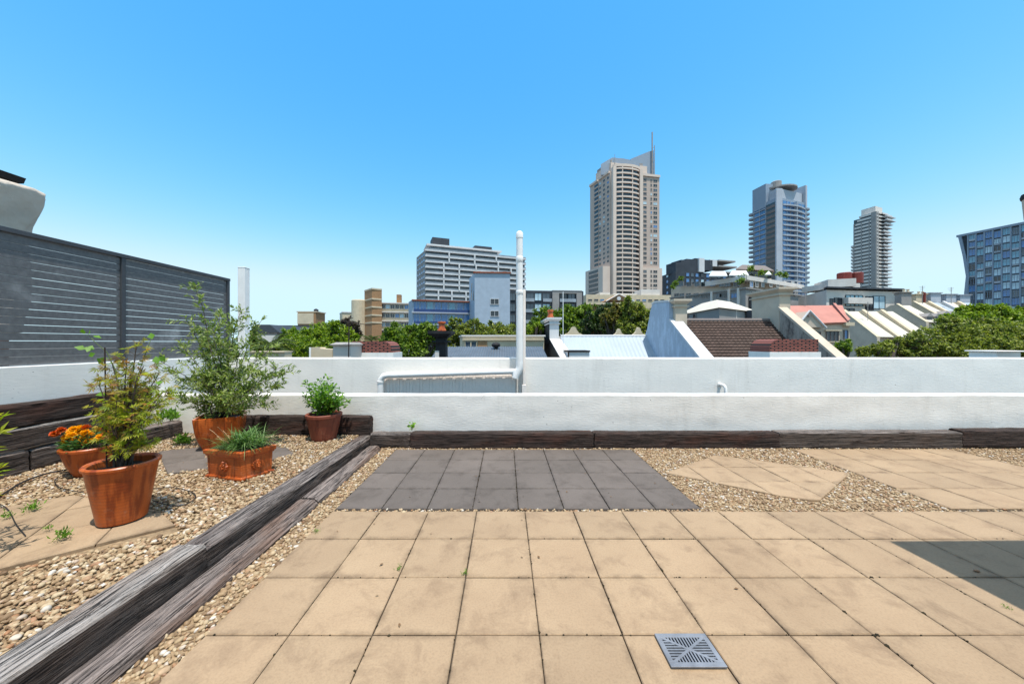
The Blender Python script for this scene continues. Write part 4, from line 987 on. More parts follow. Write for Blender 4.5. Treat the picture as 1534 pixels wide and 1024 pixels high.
def tilemat(name, a, c, sx, sy):
    m, t, b = nt(name); co_ = N(t, 'ShaderNodeTexCoord'); br = N(t, 'ShaderNodeTexBrick', Scale=1.0); br.offset = .5
    mp = N(t, 'ShaderNodeMapping'); mp.inputs['Scale'].default_value = (sx, sy, sy); mp.inputs['Rotation'].default_value = (R(90), 0, 0); lk(t, co_.outputs['Object'], mp.inputs[0]); lk(t, mp.outputs[0], br.inputs[0])
    br.inputs['Color1'].default_value = (*a, 1); br.inputs['Color2'].default_value = (*c, 1); br.inputs['Mortar'].default_value = (.03, .02, .018, 1); br.inputs['Mortar Size'].default_value = .05
    lk(t, br.outputs[0], b.inputs['Base Color']); b.inputs['Roughness'].default_value = .85; return m
M['brick_chim'] = tilemat('maroon chimney brick', (.38, .115, .08), (.26, .075, .055), 2.2, 5)

WINS = {}; WCACHE = {}; OVER = {}
def wmesh(w, h, fr, gl, split, dep, fw):
    key = (round(w, 2), round(h, 2), fr, gl, split, dep, fw)
    if key in WCACHE: return WCACHE[key]
    mb = MB(); a, b = w / 2, h / 2
    mb.mi = 0
    mb.box(-a, a, -dep, .02, b - fw, b); mb.box(-a, a, -dep, .02, -b, -b + fw); mb.box(-a, -a + fw, -dep, .02, -b + fw, b - fw); mb.box(a - fw, a, -dep, .02, -b + fw, b - fw)
    for k in range(1, split): x = -a + w * k / split; mb.box(x - fw * .4, x + fw * .4, -dep * .9, .02, -b + fw, b - fw)
    mb.mi = 1; mb.box(-a + fw, a - fw, -dep * .35, .015, -b + fw, b - fw)
    me = bpy.data.meshes.new('window'); me.from_pydata(mb.v, [], mb.f); me.materials.append(M[fr]); me.materials.append(M[gl]); me.polygons.foreach_set('material_index', mb.m)
    WCACHE[key] = me; return me
def window(root, fc, t, z, w, h, fr='white', gl='glass_dark', split=1, dep=.08, fw=.06, out=0., name='window'):
    if gl == 'glass_dark' and rnd.random() < .3: gl = rnd.choice(('glass_mid', 'glass_mid', 'glass_pale', 'glass_blue'))
    me = wmesh(w, h, fr, gl, split, dep, fw); c = fc.xy(t, out); WINS[root] = WINS.get(root, 0) + 1
    if WINS[root] > 100: OVER.setdefault(root, []).append((me, c, z, fc.rot)); return
    o = bpy.data.objects.new(name, me); col.objects.link(o); o.parent = root; L = W[root]
    o.location = (c.x - L.x, c.y - L.y, z - L.z); o.rotation_euler = (0, 0, fc.rot); return o
def flush_windows():
    for root, lst in OVER.items():
        mb = MB(); mats = []
        for me, c, z, r in lst:
            ca, sa = math.cos(r), math.sin(r); o = len(mb.v); mi = []
            for q in me.materials:
                if q not in mats: mats.append(q)
                mi.append(mats.index(q))
            for v in me.vertices: mb.v.append((c.x + v.co.x * ca - v.co.y * sa, c.y + v.co.x * sa + v.co.y * ca, z + v.co.z))
            for p in me.polygons: mb.f.append(tuple(o + i for i in p.vertices)); mb.m.append(mi[p.material_index])
        ob = build(mb, 'window_rows', mats, root, recalc=False); ob['kind'] = 'stuff'
def part(root, name, m, fn, **kw):
    mb = MB(); fn(mb); return build(mb, name, m, root, **kw)
def XY(x, d): return Vector((PX(x, d), d))
def foot3(l, c, r):                            # footprint from three visible corners (px, distance), counter-clockwise
    A, B, C_ = XY(*l), XY(*c), XY(*r); return [A, B, C_, A + C_ - B]
def bshell(name, label, cat, l, c, r, z1, m, group=None, z0=G, wall='wall'):
    fp = foot3(l, c, r); cen = sum(fp, Vector((0, 0))) / 4; t = thing(name, label, cat, (cen.x, cen.y, z0), group)
    part(t, wall, m, lambda b: b.prism(fp, z0, z1)); return t, fp, Fac(fp[0], fp[1]), Fac(fp[1], fp[2])
def rect(fp, s, dx=0, dy=0):
    c = sum(fp, Vector((0, 0))) / len(fp); return [c + (p - c) * s + Vector((dx, dy)) for p in fp]

# ---- beige tower with curved balcony bay and spire
fp = foot3((884, 243), (914, 222), (988, 229)); t, fp, FL, FR = bshell('apartment_tower', 'tall beige apartment tower with a curved balcony bay, a raised fin and a spire', 'tower', (884, 243), (914, 222), (988, 229), PZ(262, 226), 'tower_stone')
fl = 3.03; zb = PZ(392, 222); ztop = PZ(262, 226); nf = int((ztop - zb) / fl)
podfp = foot3((877, 239), (903, 221.3), (992, 228))
part(t, 'podium', 'tower_light', lambda b: b.prism(podfp, G, PZ(395, 215)))
bc = FR.at(938); rbay = FR.len * .265; cbay = FR.xy(bc, 0)
def bayring(r, dep=1., o=.0, n=14):
    out = []
    for k in range(n + 1):
        a = math.pi * k / n; q = FR.xy(bc - r * math.cos(a), o + math.sin(a) * 3.6 * dep); out.append(q)
    return out
part(t, 'bay_core', 'glass_dark', lambda b: b.prism(bayring(rbay * .98, .78), G, ztop + 3.2))
zf = PZ(450, 222)
for k in range(34):
    z = zf + k * fl
    if z > ztop + 3: break
    part(t, 'balcony', 'tower_light', lambda b: (b.prism(bayring(rbay, 1), z - .3, z + .75), [b.prism([FR.xy(bc + rbay * q - .25, 1.5), FR.xy(bc + rbay * q + .25, 1.5), FR.xy(bc + rbay * q + .25, 3.5 * math.sqrt(max(0, 1 - q * q))), FR.xy(bc + rbay * q - .25, 3.5 * math.sqrt(max(0, 1 - q * q)))], z + .75, z + fl - .3) for q in (-.45, .28)]))
for q, m in ((-1.0, 'tower_light'), (1.0, 'tower_light')):
    part(t, 'pier', m, lambda b: b.fbox(FR, bc + q * rbay - 1.1, bc + q * rbay + 1.1, G, ztop + 2.5, -.5, 2.6))
for k in range(nf + 12):
    z = zf + 1.6 + k * fl
    if z > ztop - 2: break
    low = z < PZ(395, 215) + 1
    o = .15 if not low else .4
    f2 = FR if not low else Fac(podfp[1], podfp[2])
    for x, w_ in ((966, 2.3), (975.5, 1.2), (981.5, 2.6)):
        if abs(z - PZ(395, 215)) > 2: window(t, f2, f2.at(x), z, w_ * 1.15, 1.9, 'tower_light', 'glass_dark', 2, .1, .12, out=.05)
    f2 = FL if not low else Fac(podfp[0], podfp[1])
    for x in ((899, 905, 911) if not low else (912,)):
        if abs(z - PZ(395, 215)) > 2 and not (low): window(t, f2, f2.at(x), z, 2.0, 1.6, 'tower_stone', 'glass_dark', 1, .1, .12, out=.05)
for k in range(nf + 12):                      # recessed balconies on the shaded side
    z = zf + k * fl; low = z < PZ(395, 215) - 2
    f2 = Fac(podfp[0], podfp[1]) if low else FL
    if z > ztop - 3: break
    a, b_ = (f2.at(882), f2.at(896)) if low else (f2.at(890.5), f2.at(896.5))
    part(t, 'loggia', ['glass_dark', 'tower_stone'], lambda b: (b.fbox(f2, a, b_, z + .9, z + fl - .2, -.2, .1), setattr(b, 'mi', 1), b.fbox(f2, a - .2, b_ + .2, z - .2, z + .85, -.2, .45)))
for f2, x0, x1 in ((FL, 884, 896), (FL, 898, 913), (FR, 962, 988)):
    part(t, 'cornice', 'tower_light', lambda b: b.fbox(f2, max(0, f2.at(x0)), min(f2.len, f2.at(x1)), ztop - .5, ztop + 1.0, -1, .8))
part(t, 'crown', 'tower_light', lambda b: b.prism(bayring(rbay * 1.02, .95), ztop + 3, ztop + 4.6) and b.prism(rect(fp, .74, -2, 0), ztop, PZ(246, 228)))
part(t, 'roof_screen', 'tower_blue', lambda b: b.extr([P(900, 262, 227), P(957, 262, 227), P(957, 243.5, 227), P(947, 240, 227), P(934, 237.5, 227), P(917, 236, 227), P(900, 246, 227)], (7, 12, 0)))
part(t, 'roof_plate', 'stone_grey', lambda b: b.prism(rect(fp, .66, -3, 0), PZ(246, 228), PZ(241, 228)))
part(t, 'fin', 'tower_blue', lambda b: b.extr([P(945, 262, 232), P(980, 262, 232), P(979, 225, 232), P(972, 227, 232), P(950, 236, 232), P(945, 238, 232)], (0, 6, 0)))
part(t, 'spire', 'stone_grey', lambda b: [b.tube([P(x, 262, 231), P(x, yt, 231)], r, 6) for x, yt, r in ((977, 198, .42), (980.5, 218, .22))] + [b.tube([P(977, y, 231), P(980.6, y - 2, 231)], .15, 5) for y in range(222, 260, 5)])
part(t, 'mast', 'stone_grey', lambda b: b.tube([P(921, 246, 226), P(921, 231, 226)], .15, 5))

# ---- blue grey tower
t, fp, FL, FR = bshell('apartment_tower', 'blue grey apartment tower with round balconies at its sides and a curved roof canopy', 'tower', (1128, 220), (1165, 203), (1207, 212), PZ(297, 205), 'tower_blue')
ztop = PZ(297, 205); fl = 3.02
part(t, 'crown', 'tower_blue', lambda b: b.prism([FL.xy(0, .4), FL.xy(FL.at(1148), .4), FL.xy(FL.at(1148), -8), FL.xy(0, -8)], ztop - 3, PZ(279, 214)))
part(t, 'corner_pier', 'tower_slab', lambda b: b.prism([FL.xy(FL.at(1163), .8), FL.xy(FL.len, .8), FR.xy(FR.at(1170), .8), FR.xy(FR.at(1170), -2)], G, PZ(283, 204)))
part(t, 'upper_storey', 'tower_slab', lambda b: b.prism(rect(fp, .86), ztop, PZ(284, 207)))
part(t, 'roof_canopy', 'stone_grey', lambda b: b.prism([sum(fp, Vector((0, 0))) / 4 + Vector((math.cos(a) * 9.5 - 1.5, math.sin(a) * 9 - 1.5)) for a in [2 * math.pi * k / 24 for k in range(24)]], PZ(280, 208), PZ(278, 208)))
part(t, 'plant_room', 'stone_grey', lambda b: b.lathe([(2.8, PZ(280, 210)), (2.8, PZ(271, 210)), (2.3, PZ(270, 210))], PX(1166.5, 210), 212, 14))
part(t, 'side_wall', 'tower_slab', lambda b: b.fbox(FR, FR.len - 1.0, FR.len + .6, G, PZ(277, 211), -9, .5))
for k in range(26):
    z = ztop - 4.2 - k * fl
    if z < PZ(470, 205): break
    a, c = FL.at(1131), FL.at(1146)
    part(t, 'balcony', ['glass_blue', 'tower_slab'], lambda b: (b.fbox(FL, a, c, z + .9, z + fl - .25, -.2, .06), setattr(b, 'mi', 1), b.fbox(FL, a - .4, c + .4, z - .12, z + .2, -.2, .9), b.fbox(FL, (a + c) / 2 - .15, (a + c) / 2 + .15, z, z + fl, 0, .3)))
    a, c = FL.at(1148), FL.at(1162)
    part(t, 'band', ['brown_band', 'glass_dark'], lambda b: (b.fbox(FL, a, c, z - .9, z + .75, -.2, .3), setattr(b, 'mi', 1), b.fbox(FL, a, c, z + .75, z + 2.1, -.2, .05)))
    a, c = FR.at(1172.5), FR.at(1205.5); mid = (a + c) / 2
    arc_ = lambda o: [FR.xy(a, -.1)] + [FR.xy(a + (c - a) * q / 10, .4 + o * math.sin(math.pi * q / 10)) for q in range(11)] + [FR.xy(c, -.1)]
    part(t, 'balcony', ['glass_blue', 'tower_slab', 'rail'], lambda b: (b.fbox(FR, a, c, z + .3, z + fl - .25, -.2, .1), setattr(b, 'mi', 1), b.prism(arc_(1.6), z - .15, z + .2), b.fbox(FR, mid - .2, mid + .2, z, z + fl, 0, 1.9), [b.fbox(FR, a + (c - a) * q - .12, a + (c - a) * q + .12, z + .2, z + fl - .2, 0, .35) for q in (.17, .33, .67, .83)], setattr(b, 'mi', 2), b.prism(arc_(1.5), z + .2, z + .75)))
    for f2, tt, sg in ((FL, -.9, 1), (FR, FR.len + .9, 1)):
        cc = f2.xy(tt, -1.5)
        part(t, 'balcony', ['tower_slab', 'rail'], lambda b: (b.lathe([(2.7, z - .15), (2.9, z + .25)], cc.x, cc.y, 14), setattr(b, 'mi', 1), b.lathe([(2.85, z + .25), (2.85, z + .95)], cc.x, cc.y, 14)))

# ---- white grey slender tower
t, fp, FL, FR = bshell('apartment_tower', 'slender white grey tower of horizontal bands with stepped balconies on its right side', 'tower', (1279, 300), (1313, 285), (1330, 292), PZ(322, 287), 'glass_dark', wall='core')
fl = 2.95; z0 = PZ(430, 285); nfl = int((PZ(318, 287) - z0) / fl)
for k in range(nfl + 1):
    z = z0 + k * fl
    s0 = 0 if k < nfl - 3 else (k - nfl + 3) * 1.3
    part(t, 'band', 'offwhite', lambda b: b.fbox(FL, s0, FL.len, z - .7, z + .85, -3, .4))
    ex = [0, 5.2, 5.2, 3.6][min(3, 0 if k >= nfl else (1 if k >= nfl - 2 else 3))] if k > nfl - 4 else (2.6 if k % 2 else 1.4)
    part(t, 'balcony', ['offwhite', 'white'], lambda b: (b.fbox(FR, -.1, FR.len * (.62 if k < nfl - 6 else .8), z - .3, z + .9, -3, .6), setattr(b, 'mi', 1), b.fbox(FR, FR.len * .35, FR.len + (2.6 if k > nfl - 3 else .6), z - .3, z + .12, -8, 1.4 + ex * .5), b.fbox(FR, FR.len * .35, FR.len + (.6 if k < nfl - 6 else -3), z + .12, z + .75, .9 + ex * .4, 1.4 + ex * .5)))
for q in (.0, .34, .68): part(t, 'pier', 'stone_grey', lambda b: b.fbox(FL, FL.len * q, FL.len * q + .7, G, PZ(330, 290), -2, .5))
part(t, 'corner_pier', 'stone_grey', lambda b: b.prism([FL.xy(FL.len - 3.2, .6), FL.xy(FL.len, .6), FR.xy(1.6, .8), FR.xy(1.6, -3)], G, PZ(317, 286)))
part(t, 'roof_house', 'offwhite', lambda b: b.prism(rect(fp, .62, 1, 0), PZ(322, 287), PZ(309, 290)))
part(t, 'annexe', 'offwhite', lambda b: [b.prism([XY(1274.5, 303), XY(1283, 298), XY(1290, 305), XY(1280, 310)], z - .6, z + .8) for z in [z0 + q * fl for q in range(14)]])

# ---- white slab block with dark rooftop boxes
t, fp, FL, FR = bshell('slab_block', 'long white apartment slab with ten rows of balconies and two dark rooftop boxes', 'apartment block', (624, 196), (637, 180), (786, 200), PZ(376, 182), 'stone_grey')
fl = (PZ(378, 182) - PZ(455, 182)) / 9.3; ztop = PZ(377, 182)
part(t, 'roof_slab', 'white', lambda b: b.prism(rect(fp, .97), ztop + .01, ztop + 1.2))
part(t, 'penthouse', 'glass_mid', lambda b: b.prism([FR.xy(3, -3), FR.xy(FR.len * .72, -3), FR.xy(FR.len * .72, -14), FR.xy(3, -14)], ztop + 1.2, ztop + 3.6))
part(t, 'penthouse_roof', 'white', lambda b: b.prism([FR.xy(1, -1.5), FR.xy(FR.len * .76, -1.5), FR.xy(FR.len * .76, -15), FR.xy(1, -15)], ztop + 3.6, ztop + 4.4))
for x0, x1, y1 in ((650, 676, 358), (715, 741, 364)):
    part(t, 'rooftop_box', 'stone_dark', lambda b: b.prism([FR.xy(FR.at(x0), -5), FR.xy(FR.at(x1), -5), FR.xy(FR.at(x1), -13), FR.xy(FR.at(x0), -13)], ztop + 4.4, PZ(y1, 190)))
for k in range(11):
    z = ztop - k * fl
    part(t, 'balcony', ['white', 'rail', 'glass_mid'], lambda b: (b.fbox(FR, -.2, FR.len + .2, z - .3, z + .35, -.2, 1.7), setattr(b, 'mi', 1), b.fbox(FR, 0, FR.len, z + .35, z + 1.15, 1.5, 1.62), setattr(b, 'mi', 2), b.fbox(FR, .3, FR.len - .3, z - fl + .5, z - .35, -.1, .06)))
for k, xs in ((0, (672, 710, 742)), (1, (672, 710, 745)), (2, (664, 687, 712, 745, 764)), (3, (664, 687, 712)), (4, (664, 687, 712)), (5, (664, 687, 712)), (6, (664, 687)), (7, (656, 676, 697)), (8, (656, 676, 697))):
    for x in xs: part(t, 'fin_wall', 'white', lambda b: b.fbox(FR, FR.at(x) - .35, FR.at(x) + .35, ztop - (k + 1) * fl + .3, ztop - k * fl - .3, 0, 1.9))
for k in range(10):
    for q in (.18, .42, .66, .88): window(t, FL, FL.len * q, ztop - k * fl - fl * .55, FL.len * .17, fl * .5, 'stone_grey', 'glass_blue', 1, .1, .1, out=.05)

# ---- glass residential block at the right edge, leaning left edge
A, B = XY(1437, 150), XY(1560, 130); FR = Fac(A, B); t = thing('glass_block', 'dark blue glass apartment block with a grid of frames and a leaning left edge', 'apartment block', (A.x + 10, A.y + 10, G))
ztop = PZ(353, 150); dep = Vector((FR.n.x, FR.n.y)) * -16
prof = [(1.6, G), (1.6, PZ(440, 150)), (2.1, PZ(415, 150)), (1.2, PZ(385, 150)), (-.2, ztop), (FR.len, ztop), (FR.len, G)]
part(t, 'wall', 'stone_dark', lambda b: b.extr([(*FR.xy(tt, 0), z) for tt, z in prof], (dep.x, dep.y, 0)))
part(t, 'edge_frame', 'tower_blue', lambda b: [b.extr([(*FR.xy(p[0], .05), p[1]), (*FR.xy(p[0] + .9, .05), p[1]), (*FR.xy(q[0] + .9, .05), q[1]), (*FR.xy(q[0], .05), q[1])], (FR.n.x * .5, FR.n.y * .5, 0)) for p, q in zip(prof[:4], prof[1:5])])
part(t, 'roof_edge', 'tower_blue', lambda b: b.fbox(FR, -.6, FR.len, ztop - .6, ztop + .3, -1, .6))
ncol = 8; cw = (FR.len - 2.8) / ncol; fl = 3.1; gls = ['glass_pale', 'glass_blue', 'glass_teal', 'glass_mid', 'glass_teal', 'glass_blue', 'glass_dark', 'glass_pale']
for i in range(ncol):
    part(t, 'mullion', 'tower_blue', lambda b: b.fbox(FR, 2.6 + i * cw - .18, 2.6 + i * cw + .18, G + 3, ztop - .6, -.1, .45))
    for k in range(12):
        z = ztop - 2.1 - k * fl - (.5 if i % 2 else 0); g_ = rnd.choice(gls)
        window(t, FR, 2.6 + (i + .5) * cw, z, cw * .9, fl * .88, 'tower_blue', g_, rnd.choice((2, 2, 3)), .18, .12, out=.05)
        if rnd.random() < .35: part(t, 'balustrade', 'tower_slab' if rnd.random() < .3 else 'rail', lambda b: b.fbox(FR, 2.6 + i * cw + .3, 2.6 + (i + 1) * cw - .3, z - fl * .42, z - fl * .18, .2, .35))

# ---- dark stepped block between the towers
t, fp, FL, FR = bshell('dark_block', 'dark stepped apartment block with white framed bays between the two tall towers', 'apartment block', (992, 182), (1012, 170), (1102, 180), PZ(406, 170), 'stone_dark')
part(t, 'upper_storeys', 'stone_dark', lambda b: [b.fbox(FR, FR.at(x0), FR.at(x1), PZ(408, 170), PZ(y, 170), -7, -.3) for x0, x1, y in ((1013, 1021, 392), (1021, 1029, 388), (1029, 1042, 386), (1042, 1047, 384))])
for x0, x1, y0, y1, m in ((1046, 1054, 405, 384, 'white'), (1054, 1066, 402, 386, 'stone_dark'), (1062, 1073, 395, 385, 'white')):
    part(t, 'bay_frame', m, lambda b: b.fbox(FR, FR.at(x0), FR.at(x1), PZ(y0, 170), PZ(y1, 170), -8, .6))
part(t, 'roof', 'stone_grey', lambda b: [b.fbox(FR, FR.at(x0), FR.at(x1), PZ(y, 172), PZ(y, 172) + .7, -8, 1.5) for x0, x1, y in ((1073, 1100, 397), (1075, 1098, 406), (1073, 1098, 388.5))])
for k in range(6):
    for x, g_ in ((1030, 'glass_blue'), (1037, 'glass_mid'), (1044, 'glass_blue'), (1052, 'glass_pale' if k == 1 else 'glass_dark'), (1060, 'glass_blue'), (1068, 'glass_dark'), (1077, 'glass_mid'), (1085, 'glass_blue'), (1093, 'glass_dark')):
        window(t, FR, FR.at(x), PZ(410, 170) - k * 2.9, 2.0, 1.9, 'stone_dark', g_, 1, .1, .1, out=.06)
for k in range(4): window(t, FL, FL.at(1000), PZ(412, 175) - k * 2.9, 2., 1.6, 'stone_dark', 'glass_pale' if k == 0 else 'glass_blue', 1, .1, .1, out=.06)

# ---- stepped grey brown residential building, planted terraces
t, fp, FL, FR = bshell('terraced_block', 'grey brown stepped residential building with planted roof terraces and white awnings', 'apartment block', (1004, 100), (1117, 82), (1203, 96), PZ(431, 82), 'stone_grey')
part(t, 'upper_tier', 'beige_house', lambda b: b.prism(rect(fp, .93, -.6, .9), PZ(431, 82), PZ(414, 84)))
part(t, 'parapet', 'offwhite', lambda b: (b.fbox(FL, FL.len * .52, FL.len, PZ(420, 82), PZ(412.5, 82), -4, .3), b.fbox(FR, 0, FR.len, PZ(419, 82), PZ(412.5, 82), -4, .3)))
part(t, 'cornice', 'stone_grey', lambda b: (b.fbox(FL, 0, FL.len + .3, PZ(432.5, 82), PZ(430.5, 82), -1, .4), b.fbox(FR, 0, FR.len, PZ(432.5, 82), PZ(430.5, 82), -1, .4)))
for x0, x1, y0, y1 in ((1062, 1092, 412, 404), (1092, 1124, 411, 403), (1146, 1158, 410, 404)):
    part(t, 'awning', 'white', lambda b: b.extr([P(x0, y0 + 1, 84), P(x1 - 2, y0 + 1, 84), P(x1 - 6, y1 + 2, 87), P(x0 + 5, y1 + 2, 87)], (0, .1, -.25)))
part(t, 'roof_pavilion', 'brown_band', lambda b: b.frust([XY(1102, 88), XY(1160, 90), XY(1156, 98), XY(1106, 97)], PZ(404, 89), [XY(1112, 90), XY(1146, 91), XY(1143, 96), XY(1115, 95)], PZ(399, 92)))
part(t, 'pavilion_wall', 'glass_dark', lambda b: b.prism([XY(1105, 89), XY(1156, 91), XY(1152, 97), XY(1108, 96)], PZ(415, 89), PZ(404, 90)))
for y, xs in ((443, (1014, 1022, 1032, 1043, 1057, 1078, 1084, 1100)), (426, (1021, 1033, 1045, 1057, 1068, 1082, 1090, 1104)), (462, (1040, 1060, 1082))):
    for x in xs: window(t, FL, FL.at(x), PZ(y, 82 + (1117 - x) * .16), 1.5 if x not in (1057, 1084) else 2.3, 1.25, 'stone_grey', 'glass_dark', 2, .12, .1, out=.06)
for y, xs in ((440, (1126, 1134, 1150, 1165, 1180, 1192)), (426, (1125, 1133, 1142, 1154, 1164, 1175, 1187, 1196)), (456, (1124, 1134))):
    for x in xs: window(t, FR, FR.at(x), PZ(y, 82 + (x - 1117) * .16), 1.4, 1.5, 'offwhite', 'glass_dark', 2, .12, .1, out=.06)
for x in (1067, 1093, 1107): part(t, 'pilaster', 'offwhite', lambda b: b.fbox(FL, FL.at(x) - .25, FL.at(x) + .25, G, PZ(431, 83), 0, .45))
part(t, 'bay', 'glass_dark', lambda b: b.fbox(FR, FR.at(1121), FR.at(1135), G, PZ(444, 82), 0, 1.2))
for x, y, d, s in ((1012, 424, 92, .9), (1020, 417, 92, .8), (1110, 420, 82, 1.0), (1114, 415, 83, .8), (1125, 402, 86, .8), (1140, 408, 87, .9), (1150, 409, 88, .8), (1168, 410, 90, .9), (1176, 412, 92, .8), (1008, 430, 96, .8), (1160, 440, 84, 1.), (1172, 436, 86, 1.)):
    c = P(x, y, d); n = 150; p = np.array(c) + rng.normal(size=(n, 3)) * s * .34; V, Fc = leafset(p, rng.normal(size=(n, 3)), rng.uniform(.3, .6, n), .6); meshnp('terrace_plants', V, Fc, 'fol_mid', t)

# ---- low podium and gabled building at the foot of the tower
t, fp, FL, FR = bshell('podium_building', 'low cream podium building at the foot of the beige tower', 'building', (868, 160), (878, 150), (1008, 152), PZ(441, 150), 'cream')
for x in range(884, 1000, 9):
    if x < 930 or x > 942: window(t, FR, FR.at(x), PZ(449, 150), 2.0, .9, 'cream', 'glass_dark', 1, .1, .1, out=.05)
part(t, 'upper_part', 'offwhite', lambda b: [b.fbox(FR, FR.at(x0), FR.at(x1), PZ(441, 150), PZ(y, 150), -8, -1) for x0, x1, y in ((900, 915, 437), (920, 955, 438.5), (962, 990, 432))])
t, fp, FL, FR = bshell('gabled_hall', 'red brick hall with a pediment gable and a round white window, above the trees', 'building', (870, 128), (877, 120), (960, 122), PZ(455, 120), 'brick_red')
part(t, 'pediment', 'brick_orange', lambda b: b.extr([(*FR.xy(FR.at(908), .4), PZ(450, 120)), (*FR.xy(FR.at(948), .4), PZ(450, 120)), (*FR.xy(FR.at(926), .4), PZ(440, 120))], (FR.n.x * -6, FR.n.y * -6, 0)))
part(t, 'gable_trim', 'offwhite', lambda b: [b.tube([(*FR.xy(FR.at(a), .7), PZ(ya, 120)), (*FR.xy(FR.at(c), .7), PZ(yc, 120))], .22, 6) for a, ya, c, yc in ((907, 451, 926, 440), (926, 440, 949, 451))])
part(t, 'round_window', 'white', lambda b: b.tube([(*FR.xy(FR.at(926), .3), PZ(446.5, 120)), (*FR.xy(FR.at(926), .7), PZ(446.5, 120))], .7, 16))
part(t, 'cornice', 'cream', lambda b: b.fbox(FR, 0, FR.len, PZ(456, 120), PZ(452.5, 120), -1, .5))

# ---- blue low building, pale blue block, dark apartment block
t, fp, FL, FR = bshell('blue_building', 'low blue building with navy panels and white floor slabs left of the pale blue block', 'building', (612, 92), (618, 86), (708, 90), PZ(449, 87), 'paleblue')
for k in range(3):
    z = PZ(450, 87) - k * 3.05
    part(t, 'floor_slab', 'tower_slab' if k else 'brick_red', lambda b: b.fbox(FR, -.2, FR.len, z - .2, z + .1, -1, .7))
    for x in (624, 634, 644, 656, 666, 677, 689, 699):
        window(t, FR, FR.at(x), z - 1.5, 1.55, 2.3, 'paleblue', 'glass_blue' if x not in (644, 677) else 'glass_teal', 2, .14, .08, out=.05)
    part(t, 'spandrel', mat('navy panel', (.03, .06, .16), .5, .15, .5), lambda b: b.fbox(FR, .3, FR.len - .3, z - 2.95, z - 2.2, 0, .3))
t, fp, FL, FR = bshell('pale_blue_block', 'plain pale blue stair block with three small dark windows and a red roof edge', 'building', (703, 90), (711, 83), (764, 83.5), PZ(409, 83), 'paleblue')
part(t, 'roof_trim', 'brick_red', lambda b: (b.fbox(FR, -.3, FR.len + .2, PZ(409, 83), PZ(407, 83), -8, .3), [b.fbox(FR, FR.at(x), FR.at(x + 5), PZ(407, 83), PZ(405, 83), -3, -1) for x in (715, 735, 754)]))
for y in (451.5, 469.5, 487): window(t, FR, FR.at(741), PZ(y, 83), 2.1, 1.45, 'white', 'glass_dark', 2, .1, .1, out=.04)
part(t, 'aerial', 'stone_grey', lambda b: [b.tube([P(x, 450, 84), P(x + 1, y, 84)], .12, 5) for x, y in ((706, 424), (709, 436), (712, 420))])
t, fp, FL, FR = bshell('dark_apartments', 'low modern dark glass apartment block with grey concrete frame behind the trees', 'apartment block', (756, 100), (763, 95), (874, 97), PZ(434.5, 95), 'stone_dark')
part(t, 'frame_panel', 'stone_grey', lambda b: (b.fbox(FR, FR.at(827), FR.at(837), G, PZ(435, 95), 0, .5), b.fbox(FR, FR.at(863), FR.at(871), G, PZ(435, 95), 0, .5), b.fbox(FR, FR.at(837), FR.at(863), PZ(438.5, 95), PZ(435, 95), 0, .5), b.fbox(FR, FR.at(827), FR.at(871), PZ(435, 95), PZ(434, 95), -4, .6)))
for k in range(3):
    z = PZ(444, 95) - k * 3
    for x, w_, g_ in ((768, 1.5, 'glass_mid'), (779, 1.6, 'glass_dark'), (794, 2.2, 'glass_dark'), (806, 2., 'glass_pale'), (818, 2.2, 'glass_dark'), (844, 2, 'glass_dark'), (856, 2, 'glass_mid')): window(t, FR, FR.at(x), z, w_, 2.2, 'stone_dark', g_, 2, .12, .1, out=.05)
    for x0, x1 in ((787, 800), (813, 826), (838, 862)): part(t, 'balustrade', 'rail', lambda b: b.fbox(FR, FR.at(x0), FR.at(x1), z - 1.4, z - .5, .5, .62))
# ---- beige institutional building with stair tower
t, fp, FL, FR = bshell('brick_institute', 'cream and orange brick building with ribbon windows and a striped stair tower', 'building', (541, 124), (553, 116), (618, 119), PZ(453, 117), 'cream')
for k in range(4):
    z = PZ(459, 117) - k * 3.05
    part(t, 'floor_slab', 'offwhite', lambda b: b.fbox(FR, 0, FR.len, z + 1.0, z + 1.35, -.5, .8))
    for x in range(560, 617, 7): window(t, FR, FR.at(x), z, 1.35, 1.5, 'offwhite', 'glass_dark', 2, .1, .1, out=.05)
part(t, 'stair_tower', 'brick_orange', lambda b: b.prism([XY(546, 118), XY(557, 113), XY(572, 115), XY(563, 121)], G, PZ(434, 114)))
part(t, 'tower_band', 'cream', lambda b: [b.prism([XY(545.6, 118), XY(557, 112.8), XY(572.4, 115), XY(563, 121.3)], PZ(y, 114), PZ(y - 2.2, 114)) for y in (434, 449, 461, 473, 484)])
part(t, 'curved_wall', 'cream', lambda b: b.lathe([(2.7, G), (2.7, PZ(450, 118)), (2.5, PZ(449, 118))], PX(539, 119), 119, 20))
part(t, 'chimney', 'brick_orange', lambda b: b.box(PX(594, 119), PX(600, 119), 119, 120.5, PZ(455, 119), PZ(441, 119)))
t, fp, FL, FR = bshell('cream_block', 'small cream block beside the curved wall of the brick building', 'building', (509, 140), (513, 132), (531, 134), PZ(468, 132), 'cream')
window(t, FR, FR.at(526), PZ(474, 132), 1, 1.3, 'cream', 'glass_dark', 1, .1, .1, out=.04)
part(t, 'roof_slab', 'white', lambda b: b.prism(rect(fp, 1.05), PZ(468, 132), PZ(466.5, 132)))
